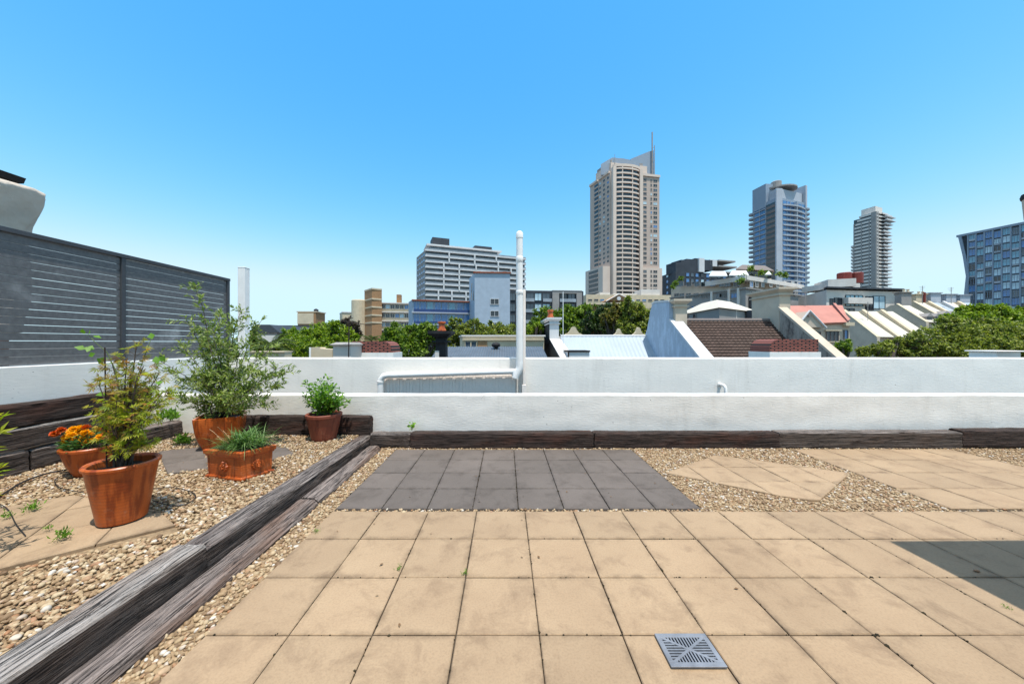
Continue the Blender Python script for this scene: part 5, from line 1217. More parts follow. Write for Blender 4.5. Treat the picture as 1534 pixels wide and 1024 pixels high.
# ---- far left: flat-roofed glass building with a cream lift box
t, fp, FL, FR = bshell('flat_roof_building', 'flat roofed building with dark glass and a cream lift box, far left over the trees', 'building', (412, 80), (416, 74), (492, 76), PZ(489, 74), 'stone_grey')
part(t, 'roof_slab', 'stone_dark', lambda b: b.prism(rect(fp, 1.03), PZ(489, 74), PZ(487, 74)))
for x in range(421, 488, 9): window(t, FR, FR.at(x), PZ(497, 74), 1.1, 1.7, 'offwhite', rnd.choice(['glass_blue', 'glass_dark', 'glass_mid']), 2, .1, .08, out=.04)
part(t, 'lift_box', 'brick_orange', lambda b: b.box(PX(446, 78), PX(473, 78), 78, 82, PZ(489, 78), PZ(467, 78)))
part(t, 'lift_box_trim', 'cream', lambda b: (b.box(PX(444.5, 78), PX(474.5, 78), 77.9, 82.1, PZ(467.5, 78), PZ(466, 78)), b.box(PX(446, 78), PX(470, 78), 77.85, 78, PZ(485, 78), PZ(469, 78))))
part(t, 'tank', 'stone_dark', lambda b: b.lathe([(.5, PZ(466, 79)), (.5, PZ(463, 79)), (.1, PZ(461.5, 79))], PX(470, 79), 80, 10))
t = thing('gabled_house', 'small dark roofed house seen between the olive tree and the far glass building', 'house', (PX(396, 50), 52, G))
part(t, 'wall', 'stone_grey', lambda b: b.box(PX(374, 50), PX(415, 50), 50, 56, G, PZ(497, 50)))
part(t, 'roof', 'stone_dark', lambda b: b.extr([P(370, 498, 49.7), P(419, 498, 49.7), P(404, 486, 49.7), P(386, 486, 49.7)], (0, 7, 0)))
part(t, 'terrace_wall', 'offwhite', lambda b: b.box(PX(372, 48), PX(412, 48), 48, 49, G, PZ(502, 48)))
# ---- building with red tanks
t, fp, FL, FR = bshell('tank_building', 'beige apartment building with dark strip windows and two maroon tanks on its roof', 'apartment block', (1196, 90), (1238, 77), (1352, 80), PZ(435, 78), 'offwhite')
part(t, 'roof_slab', 'stone_dark', lambda b: b.prism([XY(1234, 78), XY(1239, 76), XY(1355, 79), XY(1348, 89), XY(1236, 87)], PZ(432.5, 77.5), PZ(430.5, 77.5)))
part(t, 'parapet', 'offwhite', lambda b: (b.fbox(FR, FR.at(1254), FR.at(1296), PZ(430.5, 77.5), PZ(422, 77.5), -8, -1), b.fbox(FL, FL.at(1212), FL.at(1232), PZ(435, 83), PZ(424, 83), -6, -1)))
for x in (1268, 1285): part(t, 'water_tank', 'rust', lambda b: b.lathe([(1.35, PZ(424, 81)), (1.35, PZ(409, 81)), (1.2, PZ(408, 81))], PX(x, 81), 81.5, 18))
for x, w_, y, h_, g_ in ((1246, 1.2, 447, 2.6, 'glass_dark'), (1255, 2.0, 447, 3.0, 'glass_dark'), (1273, 2.6, 440, 2.5, 'glass_teal'), (1285.5, 2.4, 440, 2.5, 'glass_teal'), (1302, 2.2, 444, 3.2, 'glass_dark'), (1316, 3.4, 442, 3.0, 'glass_pale'), (1272, 2.6, 462, 2.2, 'glass_dark')): window(t, FR, FR.at(x), PZ(y, 67), w_, h_, 'stone_dark', g_, 2, .12, .1, out=.05)
part(t, 'balustrade', 'offwhite', lambda b: b.fbox(FR, FR.at(1262), FR.at(1298), PZ(455, 77.5), PZ(446, 77.5), .2, 1.2))
# ------------------------------------------------------------------ neighbouring roofs just beyond the parapet
def prof_wall(mb, X0, X1, pts):                # a wall of constant X whose side profile is given as (distance, z)
    mb.extr([(X0, d, z) for d, z in pts], (X1 - X0, 0, 0))
def chim_stack(root, x0, x1, y0, y1, z0, ztop, m, cap=None, pots=(), potm='terracotta', taper=.06, name='chimney'):
    mb = MB(); h = ztop - z0; e = .05 + min(h, 3) * .02
    mb.box(x0, x1, y0, y1, z0, ztop - .26); mb.box(x0 - e, x1 + e, y0 - e, y1 + e, ztop - .40, ztop - .34)
    q = [(x0, y0), (x1, y0), (x1, y1), (x0, y1)]; b2 = [(x0 - 2 * e, y0 - 2 * e), (x1 + 2 * e, y0 - 2 * e), (x1 + 2 * e, y1 + 2 * e), (x0 - 2 * e, y1 + 2 * e)]
    mb.frust(q, ztop - .26, b2, ztop - .1); mb.box(b2[0][0] - .01, b2[1][0] + .01, b2[0][1] - .01, b2[2][1] + .01, ztop - .1, ztop)
    o = build(mb, name, m, root)
    for (px_, py_, r, hh) in pots:
        mb = MB(); mb.lathe([(r * 1.15, ztop), (r * 1.15, ztop + hh * .12), (r * .85, ztop + hh * .3), (r * .8, ztop + hh * .75), (r * 1.05, ztop + hh * .85), (r, ztop + hh), (r * .7, ztop + hh), (r * .65, ztop + hh * .8)], px_, py_, 16); build(mb, 'chimney_pot', potm, o, smooth=True)
    return o
def tileroof(root, name, m, quad, nrow, ncol, amp, rows=True):
    """a roof plane (lower left, lower right, upper right, upper left) with corrugations across and steps up the slope"""
    a, b, c, d = [Vector(q) for q in quad]; nrm = (b - a).cross(d - a).normalized(); nu = ncol * 4; v = []; f = []
    rr = []
    for r in range(nrow): rr += [(r / nrow, 1.0), ((r + .97) / nrow, .0)] if rows else []
    rr = rr or [(0, 0), (1, 0)]
    rr.append((1, 0))
    for t_, st in rr:
        for i in range(nu + 1):
            u = i / nu; p = (a.lerp(b, u)).lerp(d.lerp(c, u), t_); v.append(p + nrm * (amp * math.cos(2 * math.pi * i / 4 * 1.0) * .5 + amp * .9 * st))
    for j in range(len(rr) - 1):
        for i in range(nu): f.append((j * (nu + 1) + i, j * (nu + 1) + i + 1, (j + 1) * (nu + 1) + i + 1, (j + 1) * (nu + 1) + i))
    mb = MB(); mb.add(v, f); mb.extr([a - nrm * .02, b - nrm * .02, c - nrm * .02, d - nrm * .02], -nrm * .12); return build(mb, name, m, root, recalc=False)

# small parapets and stubs on the left
t = thing('low_parapet', 'cream low parapet beyond the white wall, below the palm', 'parapet', (PX(396, 9), 9.2, G))
part(t, 'wall', 'cream', lambda b: b.box(PX(366, 9), PX(426.5, 9), 9, 9.3, G, PZ(527.5, 9)))
part(t, 'coping', 'cream', lambda b: b.box(PX(365, 9), PX(427, 9), 8.96, 9.34, PZ(527.5, 9), PZ(526, 9)))
t = thing('low_parapet', 'stepped cream parapet left of the grey capped chimney', 'parapet', (PX(482, 9.6), 9.7, G))
part(t, 'wall', 'cream', lambda b: b.extr([P(466, 600, 9.6), P(498, 600, 9.6), P(498, 523, 9.6), P(480, 522, 9.6), P(479, 520, 9.6), P(466, 520, 9.6)], (0, .3, 0)))
part(t, 'pipe', 'pipe', lambda b: b.tube([P(464.5, 560, 9.5), P(464.5, 520, 9.5)], .025, 8))
t = thing('chimney_stack', 'squat grey rendered chimney with a flared cap beyond the parapet', 'chimney', (PX(512, 9.3), 9.6, G))
x0, x1 = PX(499, 9.3), PX(525.5, 9.3)
part(t, 'shaft', 'offwhite', lambda b: (b.box(x0, x1, 9.3, 10.0, G, PZ(518.5, 9.3)), b.frust([(x0, 9.3), (x1, 9.3), (x1, 10), (x0, 10)], PZ(518.5, 9.3), [(x0 - .06, 9.22), (x1 + .05, 9.22), (x1 + .05, 10.06), (x0 - .06, 10.06)], PZ(516.5, 9.3))))
part(t, 'cap', 'stone_grey', lambda b: (b.box(x0 - .06, x1 + .05, 9.22, 10.06, PZ(516.5, 9.3), PZ(515.5, 9.3)), b.frust([(x0 - .05, 9.24), (x1 + .04, 9.24), (x1 + .04, 10.05), (x0 - .05, 10.05)], PZ(515.5, 9.3), [(x0 + .03, 9.4), (x1 - .03, 9.4), (x1 - .03, 9.95), (x0 + .03, 9.95)], PZ(512.5, 9.3))))
t = thing('aerial_mast', 'thin dark aerial mast with short crossbars standing by the grey chimney', 'aerial', (PX(521, 9.1), 9.1, G))
part(t, 'mast', 'stem_dark', lambda b: b.tube([(PX(521, 9.1), 9.1, -1), P(523, 474, 9.1)], .016, 6))
part(t, 'crossbar', 'stem_dark', lambda b: (b.tube([P(514, 481, 9.1), P(556, 487, 9.0)], .008, 5), b.tube([P(517, 477, 9.1), P(529, 476, 9.1)], .008, 5), b.tube([P(519, 500, 9.1), P(526, 500, 9.1)], .008, 5)))
def barrel_stack(label, xa, xb, ya, yb, d, left, right, basey):
    t = thing('brick_chimney', label, 'chimney', (PX((xa + xb) / 2, d), d + .4, G)); x0, x1, z0, z1 = PX(xa, d), PX(xb, d), PZ(yb, d), PZ(ya, d); h = z1 - z0; pts = []
    pts.append((x0, z0)); pts.append((x1, z0))
    for k in range(7): a = math.pi / 2 * k / 6; r = h * .75 * right; pts.append((x1 - r + r * math.cos(a), z1 - h * .75 * (right > 0) + h * .75 * math.sin(a) * (right > 0) if right else z1)) 
    for k in range(7): a = math.pi / 2 * k / 6; r = h * .75 * left; pts.append((x0 + r - r * math.sin(a), z1 - h * .75 * (left > 0) + h * .75 * math.cos(a) * (left > 0) if left else z1))
    if not right: pts[2:9] = [(x1, z1)]
    if not left: pts[-7:] = [(x0, z1)]
    mb = MB(); mb.extr([(x, d, z) for x, z in pts], (0, .8, 0)); build(mb, 'brickwork', 'brick_chim', t)
    part(t, 'rendered_base', 'white_smooth', lambda b: b.box(x0 - .02, x1 + .05, d - .03, d + .84, G, z0))
    return t
barrel_stack('maroon brick chimney with a rounded shoulder left of the bushy trees', 527.5, 587, 511, 528, 10, 0, 1, 534)
barrel_stack('maroon brick stack with a rounded left shoulder in front of the brown tiled roof', 1153, 1226, 508, 527, 10, 1, 0, 534)
# black chimney with orange pot
t = thing('chimney_stack', 'black painted chimney with an orange pot between two bushy trees', 'chimney', (PX(660, 12), 12.3, G))
x0, x1 = PX(652.5, 12), PX(667.5, 12)
chim_stack(t, x0, x1, 12, 12.45, G, PZ(495.5, 12), 'black_paint', pots=[((x0 + x1) / 2, 12.22, .14, .34)], name='shaft')
part(t, 'white_pilaster', 'offwhite', lambda b: b.box(x0 - .01, PX(658, 12), 11.94, 11.998, G, PZ(525, 12)))
# grey corrugated roof house with a cream building behind
t = thing('corrugated_house', 'house with a grey corrugated iron roof just behind the parapet and vent pipe', 'house', (PX(742, 13), 14, G))
tileroof(t, 'roof', mat('grey corrugated iron', (.115, .13, .15), .5, .15, 2, spec=.5), [(PX(660, 14.6), 11.2, .50), (PX(812, 14.6), 11.2, .50), (PX(812, 14.6), 14.6, PZ(519, 14.6)), (PX(660, 14.6), 14.6, PZ(519, 14.6))], 1, 44, .035, False)
part(t, 'wall', 'offwhite', lambda b: b.box(PX(660, 14.6), PX(812, 14.6), 11.6, 15, G, .35))
part(t, 'roof_vent', 'black_paint', lambda b: (b.lathe([(.05, PZ(521, 14)), (.16, PZ(519, 14)), (.19, PZ(516, 14)), (.13, PZ(513.5, 14)), (.02, PZ(512.5, 14))], PX(743, 14.2), 14.2, 16), b.tube([(PX(743, 14.2), 14.2, .9), P(743, 520, 14.2)], .07, 8)), smooth=True)
t, fp, FL, FR = bshell('cream_house', 'low cream building with brown windows behind the corrugated roof', 'building', (689, 24), (693, 21), (815, 21), PZ(504, 21), 'cream')
part(t, 'roof_slab', 'offwhite', lambda b: b.prism(rect(fp, 1.03), PZ(504, 21), PZ(501.5, 21)))
for x, g_ in ((701, 'glass_dark'), (710, 'glass_mid')): window(t, FR, FR.at(x), PZ(515.5, 21), .36, .4, 'cream', g_, 1, .05, .03, out=.03)
part(t, 'door', 'brick_orange', lambda b: b.fbox(FR, FR.at(716), FR.at(730), PZ(521, 21), PZ(511, 21), 0, .04))
part(t, 'eave_band', 'cream', lambda b: b.fbox(FR, 0, FR.len, PZ(509.5, 21), PZ(508, 21), 0, .12))
# white metal roofed terrace house
t = thing('terrace_house', 'terrace house with a pale blue white metal roof and scalloped parapet behind it', 'house', (PX(905, 20.5), 22, G))
XA, XB, XC = 2.73, 3.43, 8.70
tileroof(t, 'roof', 'sky_roof', [(XB, 18.6, PZ(503, 21.2) - 2.2), (XC, 18.6, PZ(503, 21.2) - 2.2), (XC, 21.2, PZ(503, 21.2)), (XB, 21.2, PZ(503, 21.2))], 1, 22, .018, False)
part(t, 'ridge_cap', 'white', lambda b: b.tube([(XB, 21.2, PZ(503, 21.2)), (XC, 21.2, PZ(503, 21.2))], .07, 8))
part(t, 'wall', 'blue_wall', lambda b: b.box(XB + .02, XC - .02, 18.9, 23.8, G, -.6))
part(t, 'party_wall', ['offwhite', 'black_paint'], lambda b: (prof_wall(b, XA + .02, XB, [(17.0, G), (25.5, G), (25.5, 1.5), (21.2, 1.62), (17.0, .62)]), setattr(b, 'mi', 1), prof_wall(b, XA, XA + .02, [(17.0, G), (25.5, G), (25.5, 1.48), (21.2, 1.58), (17.0, .56)])))
ch = chim_stack(t, XA + .02, XB - .1, 21.3, 24.8, 1.4, PZ(475.5, 21.3), 'white', pots=[(PX(824.5, 21.8), 21.8, .2, .52)])
mb = MB(); mb.box(XA - .02, XA + .018, 21.32, 24.8, 1.3, PZ(480, 21.3)); build(mb, 'black_face', 'black_paint', t)  # thin black sheet over the left face of the stack
part(t, 'party_wall', 'blue_wall', lambda b: prof_wall(b, XC, XC + .55, [(15.2, G), (21.5, G), (21.4, 1.75), (21.0, 2.25), (20.75, 2.8), (20.55, 3.3), (20.3, 3.62), (19.9, 3.70), (18.2, 3.55), (18.15, PZ(480, 18.1)), (15.2, .60)]))
part(t, 'coping', 'white', lambda b: b.extr([(XC - .03, 18.13, PZ(480, 18.1)), (XC - .03, 18.13, PZ(480, 18.1) + .10), (XC - .03, 15.2, .70), (XC - .03, 15.2, .60)], (.62, 0, 0)))
part(t, 'coping', 'white', lambda b: [b.extr([(XC - .04, p[0], p[1]), (XC - .04, p[0], p[1] + .09), (XC - .04, q[0], q[1] + .09), (XC - .04, q[0], q[1])], (.6, 0, 0)) for p, q in (((18.2, 3.56), (19.9, 3.71)), ((19.9, 3.71), (20.3, 3.63)))])
cs = chim_stack(t, XC + .20, XC + .80, 17.9, 18.6, 2.0, PZ(448.5, 18), 'party', taper=.05)
def scallop(xa, xb, yt, yb, d, n=12):
    pts = [P(xa, yb, d), P(xb, yb, d)]; q = []
    for k in range(n + 1):
        s_ = k / n; e = abs(2 * s_ - 1); hgt = .62 * (.5 + .5 * math.cos(math.pi * min(1, e * 1.02))) + .42 * math.exp(-(e / .3) ** 4) - .04 + .10 * math.exp(-((e - .72) / .14) ** 2); q.append(P(xa + (xb - xa) * s_, yb + (yt - yb) * max(0, hgt), d))
    return [P(xa, yb + 6, d), P(xb, yb + 6, d)] + q[::-1]
for xa, xb, yt in ((843, 876, 489), (918, 937, 492), (946, 968, 490)): part(t, 'scalloped_gable', 'cream', lambda b: b.extr(scallop(xa, xb, yt, 502, 23.6), (0, .25, 0)))
part(t, 'rear_parapet', 'offwhite', lambda b: b.box(XB, XC, 23.5, 23.8, G, PZ(503.5, 23.6)))
part(t, 'roof_hatch', ['white', 'black_paint'], lambda b: (b.box(PX(852, 17), PX(883, 17), 17.0, 18.2, -.6, PZ(527, 17)), setattr(b, 'mi', 1), b.box(PX(850.5, 17), PX(884, 17), 16.95, 18.2, PZ(527, 17), PZ(524.8, 17)), b.box(PX(850.5, 17), PX(852.2, 17), 16.94, 16.998, -.5, PZ(527, 17))))
t = thing('aerial_mast', 'thin white aerial pole rising beside the chimney with an orange pot', 'aerial', (PX(843.5, 16.5), 16.5, -.5)); part(t, 'mast', 'pipe', lambda b: b.tube([(PX(843.5, 16.5), 16.5, -.5), P(843.5, 437, 16.5)], .018, 6)); part(t, 'crossbar', 'pipe', lambda b: b.tube([P(839, 500, 16.5), P(844, 508, 16.5)], .012, 5))
# brown tiled house with the big stained party wall
t = thing('terrace_house', 'terrace house with a brown tiled roof and a tall beige chimney wall on its right', 'house', (11.8, 19, G))
XD = 14.35; zr = PZ(480, 18.6)
tileroof(t, 'roof', mat('brown roof tile', (.085, .055, .043), .85, .35, 3.5, isl=.0), [(XC + .56, 16.4, zr - 2.2 * .97), (XD, 16.4, zr - 2.2 * .97), (XD, 18.6, zr), (XC + .56, 18.6, zr)], 15, 24, .05)
part(t, 'ridge_tiles', 'brown_band', lambda b: b.tube([(XC + .8, 18.62, zr + .02), (XD, 18.62, zr + .02)], .10, 8))
part(t, 'wall', 'beige_house', lambda b: b.box(XC + .57, XD - .02, 16.7, 20.6, G, -.2))
part(t, 'party_wall', 'stained', lambda b: prof_wall(b, XD, XD + .34, [(13.6, G), (20.5, G), (20.5, 2.2), (19.9, 2.6), (17.95, PZ(462, 18)), (13.6, -.30)]))
part(t, 'coping', 'party', lambda b: b.extr([(XD - .06, 18.0, PZ(462, 18)), (XD - .06, 18.0, PZ(462, 18) + .14), (XD - .05, 13.6, -.30 + .13), (XD - .05, 13.6, -.30)], (.44, 0, 0)))
chim_stack(t, XD - .02, XD + .55, 17.9, 19.9, 2.0, PZ(431, 18), 'party')
part(t, 'aerial', 'stone_grey', lambda b: [b.tube([P(1025, 480, 18.4), P(1026, 442, 18.4)], .015, 5)] + [b.tube([P(1021 + k, y, 18.4), P(1032 + k, y - 2, 18.2)], .01, 4) for k, y in ((0, 470), (1, 474), (2, 478), (4, 485), (3, 490), (6, 496))])
# white hip roofed building behind
A, B, C_ = XY(1015, 40), XY(1077.5, 31), XY(1136, 36); FL, FR = Fac(A, B), Fac(B, C_); fp = [A, B, C_, A + C_ - B]
t = thing('hip_roof_building', 'grey walled building with a pale hipped roof behind the brown tiled house', 'building', (PX(1077, 35), 36, G))
part(t, 'wall', 'stone_grey', lambda b: b.prism(fp, G, PZ(461.5, 31)))
cen = sum(fp, Vector((0, 0))) / 4
part(t, 'roof', 'white_roof', lambda b: b.frust(rect(fp, 1.06), PZ(461, 31), [cen + (p - cen) * .35 for p in fp], PZ(444, 33)))
for x in (1030, 1041): window(t, FL, FL.at(x), PZ(474, 35), .7, .7, 'stone_grey', 'glass_dark', 1, .06, .05, out=.03)
part(t, 'downpipe', 'offwhite', lambda b: b.tube([P(1103, 480, 33), P(1103, 462, 33)], .06, 6))
part(t, 'dark_annexe', 'stone_dark', lambda b: b.prism([XY(1118, 34), XY(1129, 33.5), XY(1129, 37), XY(1119, 37)], G, PZ(464, 33.5)))
# pink roofed house
t = thing('gabled_house', 'beige house with a pinkish red roof and a small front gable', 'house', (PX(1230, 24), 26, G))
d = 24.0; xl, xr = PX(1184, d), PX(1273, d)
part(t, 'wall', 'beige_house', lambda b: b.extr([(xl, d, G), (xr, d, G), (xr, d, PZ(481, d)), (xl, d, PZ(481, d))], (0, 4, 0)))
part(t, 'roof', 'pink_roof', lambda b: b.extr([P(1170, 486, d - .25), P(1272, 482, d - .25), P(1262, 457, d + 1.6), P(1150, 458, d + 1.6)], (0, .12, -.12)))
part(t, 'gable', 'beige_house', lambda b: b.extr([P(1193, 490, d - .35), P(1236, 490, d - .35), P(1213, 466, d - .35)], (0, 1.8, 0)))
part(t, 'gable_edge', 'white', lambda b: [b.tube([P(a, ya, d - .42), P(c, yc, d - .42)], .06, 6) for a, ya, c, yc in ((1192, 491, 1213, 465), (1213, 465, 1238, 491))])
part(t, 'gable_vent', 'brown_band', lambda b: b.extr([P(1213, 466.5, d - .46), P(1216.5, 470.5, d - .46), P(1213, 475, d - .46), P(1209.5, 470.5, d - .46)], (0, .06, 0)))
part(t, 'side_parapet', 'pink_roof', lambda b: b.extr([P(1249, 455, d + 1.4), P(1253, 455, d + 1.4), P(1274, 478, d - .3), P(1270, 480, d - .3)], (.12, .2, .08)))
fc = Fac((xl, d), (xr, d))
for x, y, w_, h_ in ((1225, 501, .33, .42), (1246, 504, .85, .72), (1266, 501, .26, .65)):
    o = window(t, fc, fc.at(x), PZ(y, d), w_, h_, 'brown_band', 'glass_dark', 3 if w_ > .5 else 1, .06, .03, out=.03)
part(t, 'window_sill', 'cream', lambda b: (b.box(PX(1235, d), PX(1257, d), d - .12, d, PZ(512.5, d), PZ(511, d)), b.box(PX(1234, d), PX(1258, d), d - .16, d, PZ(495.5, d), PZ(494, d)), b.box(PX(1261, d), PX(1274, d), d - .3, d, PZ(488, d), PZ(483, d))))
# row of terraces stepping away to the right
rows = [(1262, 60, 466, 502, 'party', 'white_roof', 'beige terrace house with a cream roof, nearest of the stepped row', None),
        (1291, 60, 466, 502, 'cream', 'white_roof', 'cream roofed terrace house below the tank building', None),
        (1319, 60, 466, 502, 'cream', 'white_roof', 'cream roofed terrace house with a bare party wall in the middle of the stepped row', None),
        (1343, 66, 457, 480, 'party', 'white_roof', 'terrace house with a beige party wall and grey chimney, left of the trees', (1349, 1367, 437)),
        (1368, 75, 453, 475, 'cream', 'white_roof', 'terrace house under a cream brick chimney with dormer windows', (1371, 1389, 440)),
        (1390, 75, 453, 475, 'cream', 'sky_roof', 'terrace house under a white chimney with a maroon flue beside it', (1393, 1411, 438)),
        (1412, 75, 453, 475, 'offwhite', 'white_roof', 'terrace house with a pale grey chimney, second from the far end', (1416, 1434, 440)),
        (1434, 75, 453, 475, 'cream', 'sky_roof', 'terrace house at the far end of the row in front of the glass block', (1437, 1455, 441))]
for i, (x, d, yt, yb, wm, rm, lab, chn) in enumerate(rows):
    X = PX(x, d); d2 = d * (.915 if i < 3 else .937); zt, zb = PZ(yt, d), PZ(yb, d2); nx = rows[i + 1][0] if i + 1 < len(rows) else 1457
    Xn = PX(nx, d)
    t = thing('terrace_house', lab, 'house', (X + 2, d + 2, G), 'row of terrace houses stepping away on the right')
    part(t, 'wall', wm, lambda b: b.box(X + .3, Xn - .02, d2 + .6, d + 5, G, zb - .1))
    part(t, 'party_wall', wm, lambda b: prof_wall(b, X, X + .45, [(d2 - .5, G), (d + 5, G), (d + 5, zt - 2), (d + 1, zt + .1), (d, zt + .1), (d2 - .5, zb - .45)]))
    part(t, 'coping', 'cream' if wm != 'offwhite' else 'white', lambda b: b.extr([(X - .06, d, zt + .1), (X - .06, d, zt + .34), (X - .06, d2 - .5, zb - .2), (X - .06, d2 - .5, zb - .45)], (.57, 0, 0)))
    rf = part(t, 'roof', rm, lambda b: b.extr([(X + .46, d2, zb - .30), (Xn, d2, zb - .35), (Xn, d + .6, zt - .1), (X + .46, d + .6, zt - .1)], (0, 0, .12)))
    if chn:
        chim_stack(t, PX(chn[0] + 1.5, d + 1), PX(chn[1] - 1.5, d + 1), d + 1, d + 2.2, zt - 2.5, PZ(chn[2], d + 1), 'cream' if i in (4,) else ('stone_grey' if i == 3 else 'tower_slab'), pots=[(PX(chn[0] + 6 + 6 * q, d + 1.5), d + 1.6, .24, .6 if i < 5 else .3) for q in range(2)] if i in (3, 4) else (), potm='cream')
    if i in (3, 4, 5):
        xd = X + 1.0
        for q in range(2):
            xx = xd + 1.5 * q + .3; z_ = zb + .45
            part(t, 'dormer', ['stone_grey', 'glass_dark'], lambda b: (b.box(xx, xx + 1.1, d2 + .5, d2 + 2.2, zb - .2, z_ + .3), b.extr([(xx - .12, d2 + .4, z_ + .3), (xx + 1.22, d2 + .4, z_ + .3), (xx + .55, d2 + .4, z_ + .95)], (0, 1.8, 0)), setattr(b, 'mi', 1), b.box(xx + .15, xx + .95, d2 + .46, d2 + .5, zb - .1, z_ + .25)))
    if i == 5: part(t, 'flue', 'rust', lambda b: b.tube([(PX(1391.5, d), d + .8, zt - 2), (PX(1391.5, d), d + .8, PZ(437, d))], .22, 8))
    if i in (1, 2):
        fc = Fac((X + .45, d2 + .6), (Xn, d2 + .6))
        for q in (.3, .6): window(t, fc, fc.len * q, zb - 1.5, .55, 1.2, 'white', 'glass_mid', 1, .06, .06, out=.03)
        part(t, 'eave', 'white', lambda b: b.box(X + .46, Xn, d2 - .1, d2 + .55, zb - .62, zb - .40))
# white capped block on the right, and the sliver of a chimney pot at the right edge
t = thing('low_parapet', 'small white rendered block behind the parapet wall near the right edge', 'parapet', (PX(1510, 8), 8.2, G)); part(t, 'block', 'white_smooth', lambda b: b.box(PX(1494, 8), PX(1530, 8), 8, 8.5, G, PZ(527, 8)), bevel=.02); part(t, 'cap', 'white_smooth', lambda b: b.box(PX(1490, 8), PX(1532, 8), 7.96, 8.54, PZ(527, 8), PZ(525, 8)), bevel=.02)
t = thing('chimney_stack', 'brown chimney with a dark capped pot cut off by the right edge of the photo', 'chimney', (PX(1560, 7), 7.2, G)); xc_ = PX(1573, 7)
part(t, 'shaft', 'beige_house', lambda b: b.box(xc_ + .05, xc_ + .8, 6.98, 7.22, G, PZ(345, 7)))
part(t, 'chimney_pot', 'beige_house', lambda b: b.lathe([(.12, PZ(346, 7)), (.17, PZ(335, 7)), (.215, PZ(322, 7)), (.235, PZ(300, 7)), (.24, PZ(292, 7))], xc_, 7.1, 18), smooth=True)
part(t, 'pot_cap', 'black_paint', lambda b: b.lathe([(.255, PZ(292, 7)), (.265, PZ(288, 7)), (.25, PZ(284, 7)), (.1, PZ(282, 7))], xc_, 7.1, 18), smooth=True)

for x, y0, y1, d, lab in ((1300, 480, 452, 58, 'thin rooftop aerial above the nearest cream roofs of the stepped row'), (1382, 455, 428, 73, 'thin rooftop aerial behind the cream brick chimney of the row'), (1425, 455, 430, 73, 'thin rooftop aerial behind the pale grey chimney of the row'), (1092, 452, 430, 33, 'thin aerial standing on the pale hipped roof'), (1206, 460, 436, 25.5, 'thin aerial on the ridge of the pinkish red roof')):
    t = thing('roof_aerial', lab, 'aerial', tuple(P(x, y0, d)), 'rooftop aerials'); r = .0007 * d
    part(t, 'mast', 'stone_grey', lambda b: b.tube([P(x, y0, d), P(x, y1, d)], r, 5))
    part(t, 'crossbar', 'stone_grey', lambda b: [b.tube([P(x - 5 + k, y1 + 2 + 2 * k, d), P(x + 4 - k, y1 + 1 + 2 * k, d)], r * .7, 4) for k in range(3)])
# ------------------------------------------------------------------ trees beyond the parapet
FINE = .8                                     # leaf size factor
def tree(name, label, d, blobs, m, leaf, n, group='trees beyond the parapet', flat=.9, trunk=True):
    """blobs: (photo x, y, radius x, radius y in pixels, depth offset in metres)"""
    xs = sum(b[0] * b[2] for b in blobs) / sum(b[2] for b in blobs); base = Vector((PX(xs, d), d, G)); t = thing(name, label, 'tree', tuple(base), group)
    extra = []
    for (x, y, rx, ry, dd) in blobs:                       # smaller boughs break up the outline
        for q in range(4):
            a = rnd.uniform(.1, 3.05) if q else rnd.uniform(0, 6.28); k = rnd.uniform(.22, .40); extra.append((x + math.cos(a) * rx * rnd.uniform(.75, 1.05), y - math.sin(a) * ry * rnd.uniform(.75, 1.12), rx * k, ry * k, dd + rnd.uniform(-.6, .6)))
    blobs = [(x, y + ry * .1, rx * .93, ry * .88, dd) for x, y, rx, ry, dd in blobs] + extra
    tot = sum(b[2] * b[3] for b in blobs); parts = []; zc = min(PZ(b[1], d + b[4]) for b in blobs); mb = MB()
    fork = Vector((base.x, base.y, max(zc - 2.5, G + 2))); mb.tube([base, base.lerp(fork, .5) + Vector((.15, 0, 0)), fork], [.32, .26, .2], 8)
    for (x, y, rx, ry, dd) in blobs:
        c = np.array(P(x, y, d + dd)); RX, RZ = rx / F * d, ry / F * d; RY = (RX + RZ) / 2 * flat; k = max(90, int(n * 1.9 * rx * ry / tot)); nc = max(10, int(k / 32))
        u = rng.normal(size=(nc, 3)); u /= np.linalg.norm(u, axis=1)[:, None]; u *= rng.uniform(.45, 1.16, nc)[:, None] ** .7; cc = c + u * [RX, RY, RZ]; cs = (RX * RY * RZ) ** (1 / 3) * rng.uniform(.10, .34, nc)
        idx = rng.integers(0, nc, k); off = rng.normal(size=(k, 3)); off /= np.linalg.norm(off, axis=1)[:, None]; off *= (rng.random(k) ** .45)[:, None]
        p = cc[idx] + off * cs[idx][:, None] * [1.15, 1.15, .85]; ax = off * .6 + rng.normal(size=(k, 3)) * .6 + [0, 0, -.15]; nrm = off * .7 + np.array([0, 0, .8])
        parts.append(leafset(p, ax, rng.uniform(.6, 1.25, k) * leaf * FINE, .55, .5, nrm))
        cv = Vector(c); mb.tube([fork, fork.lerp(cv, .5) + Vector((0, 0, -.2)), cv], [.14, .09, .04], 6)
        for q in range(4): e = cv + Vector(u[q] * [RX, RY, RZ]) * .8; mb.tube([fork.lerp(cv, .6), e], [.06, .02], 5)
    V, Fc = join(parts); meshnp('crown', V, Fc, m, t); build(mb, 'trunk', 'bark', t, recalc=False); return t
tree('leafy_tree', 'bright green rounded tree left of the antenna mast', 34, [(450, 512, 30, 18, 0), (478, 502, 28, 18, 1), (500, 503, 24, 20, 0), (435, 525, 20, 12, -1), (470, 522, 30, 14, -2), (505, 520, 22, 16, -1), (522, 512, 14, 16, 0)], 'fol_bright', .34, 9500)
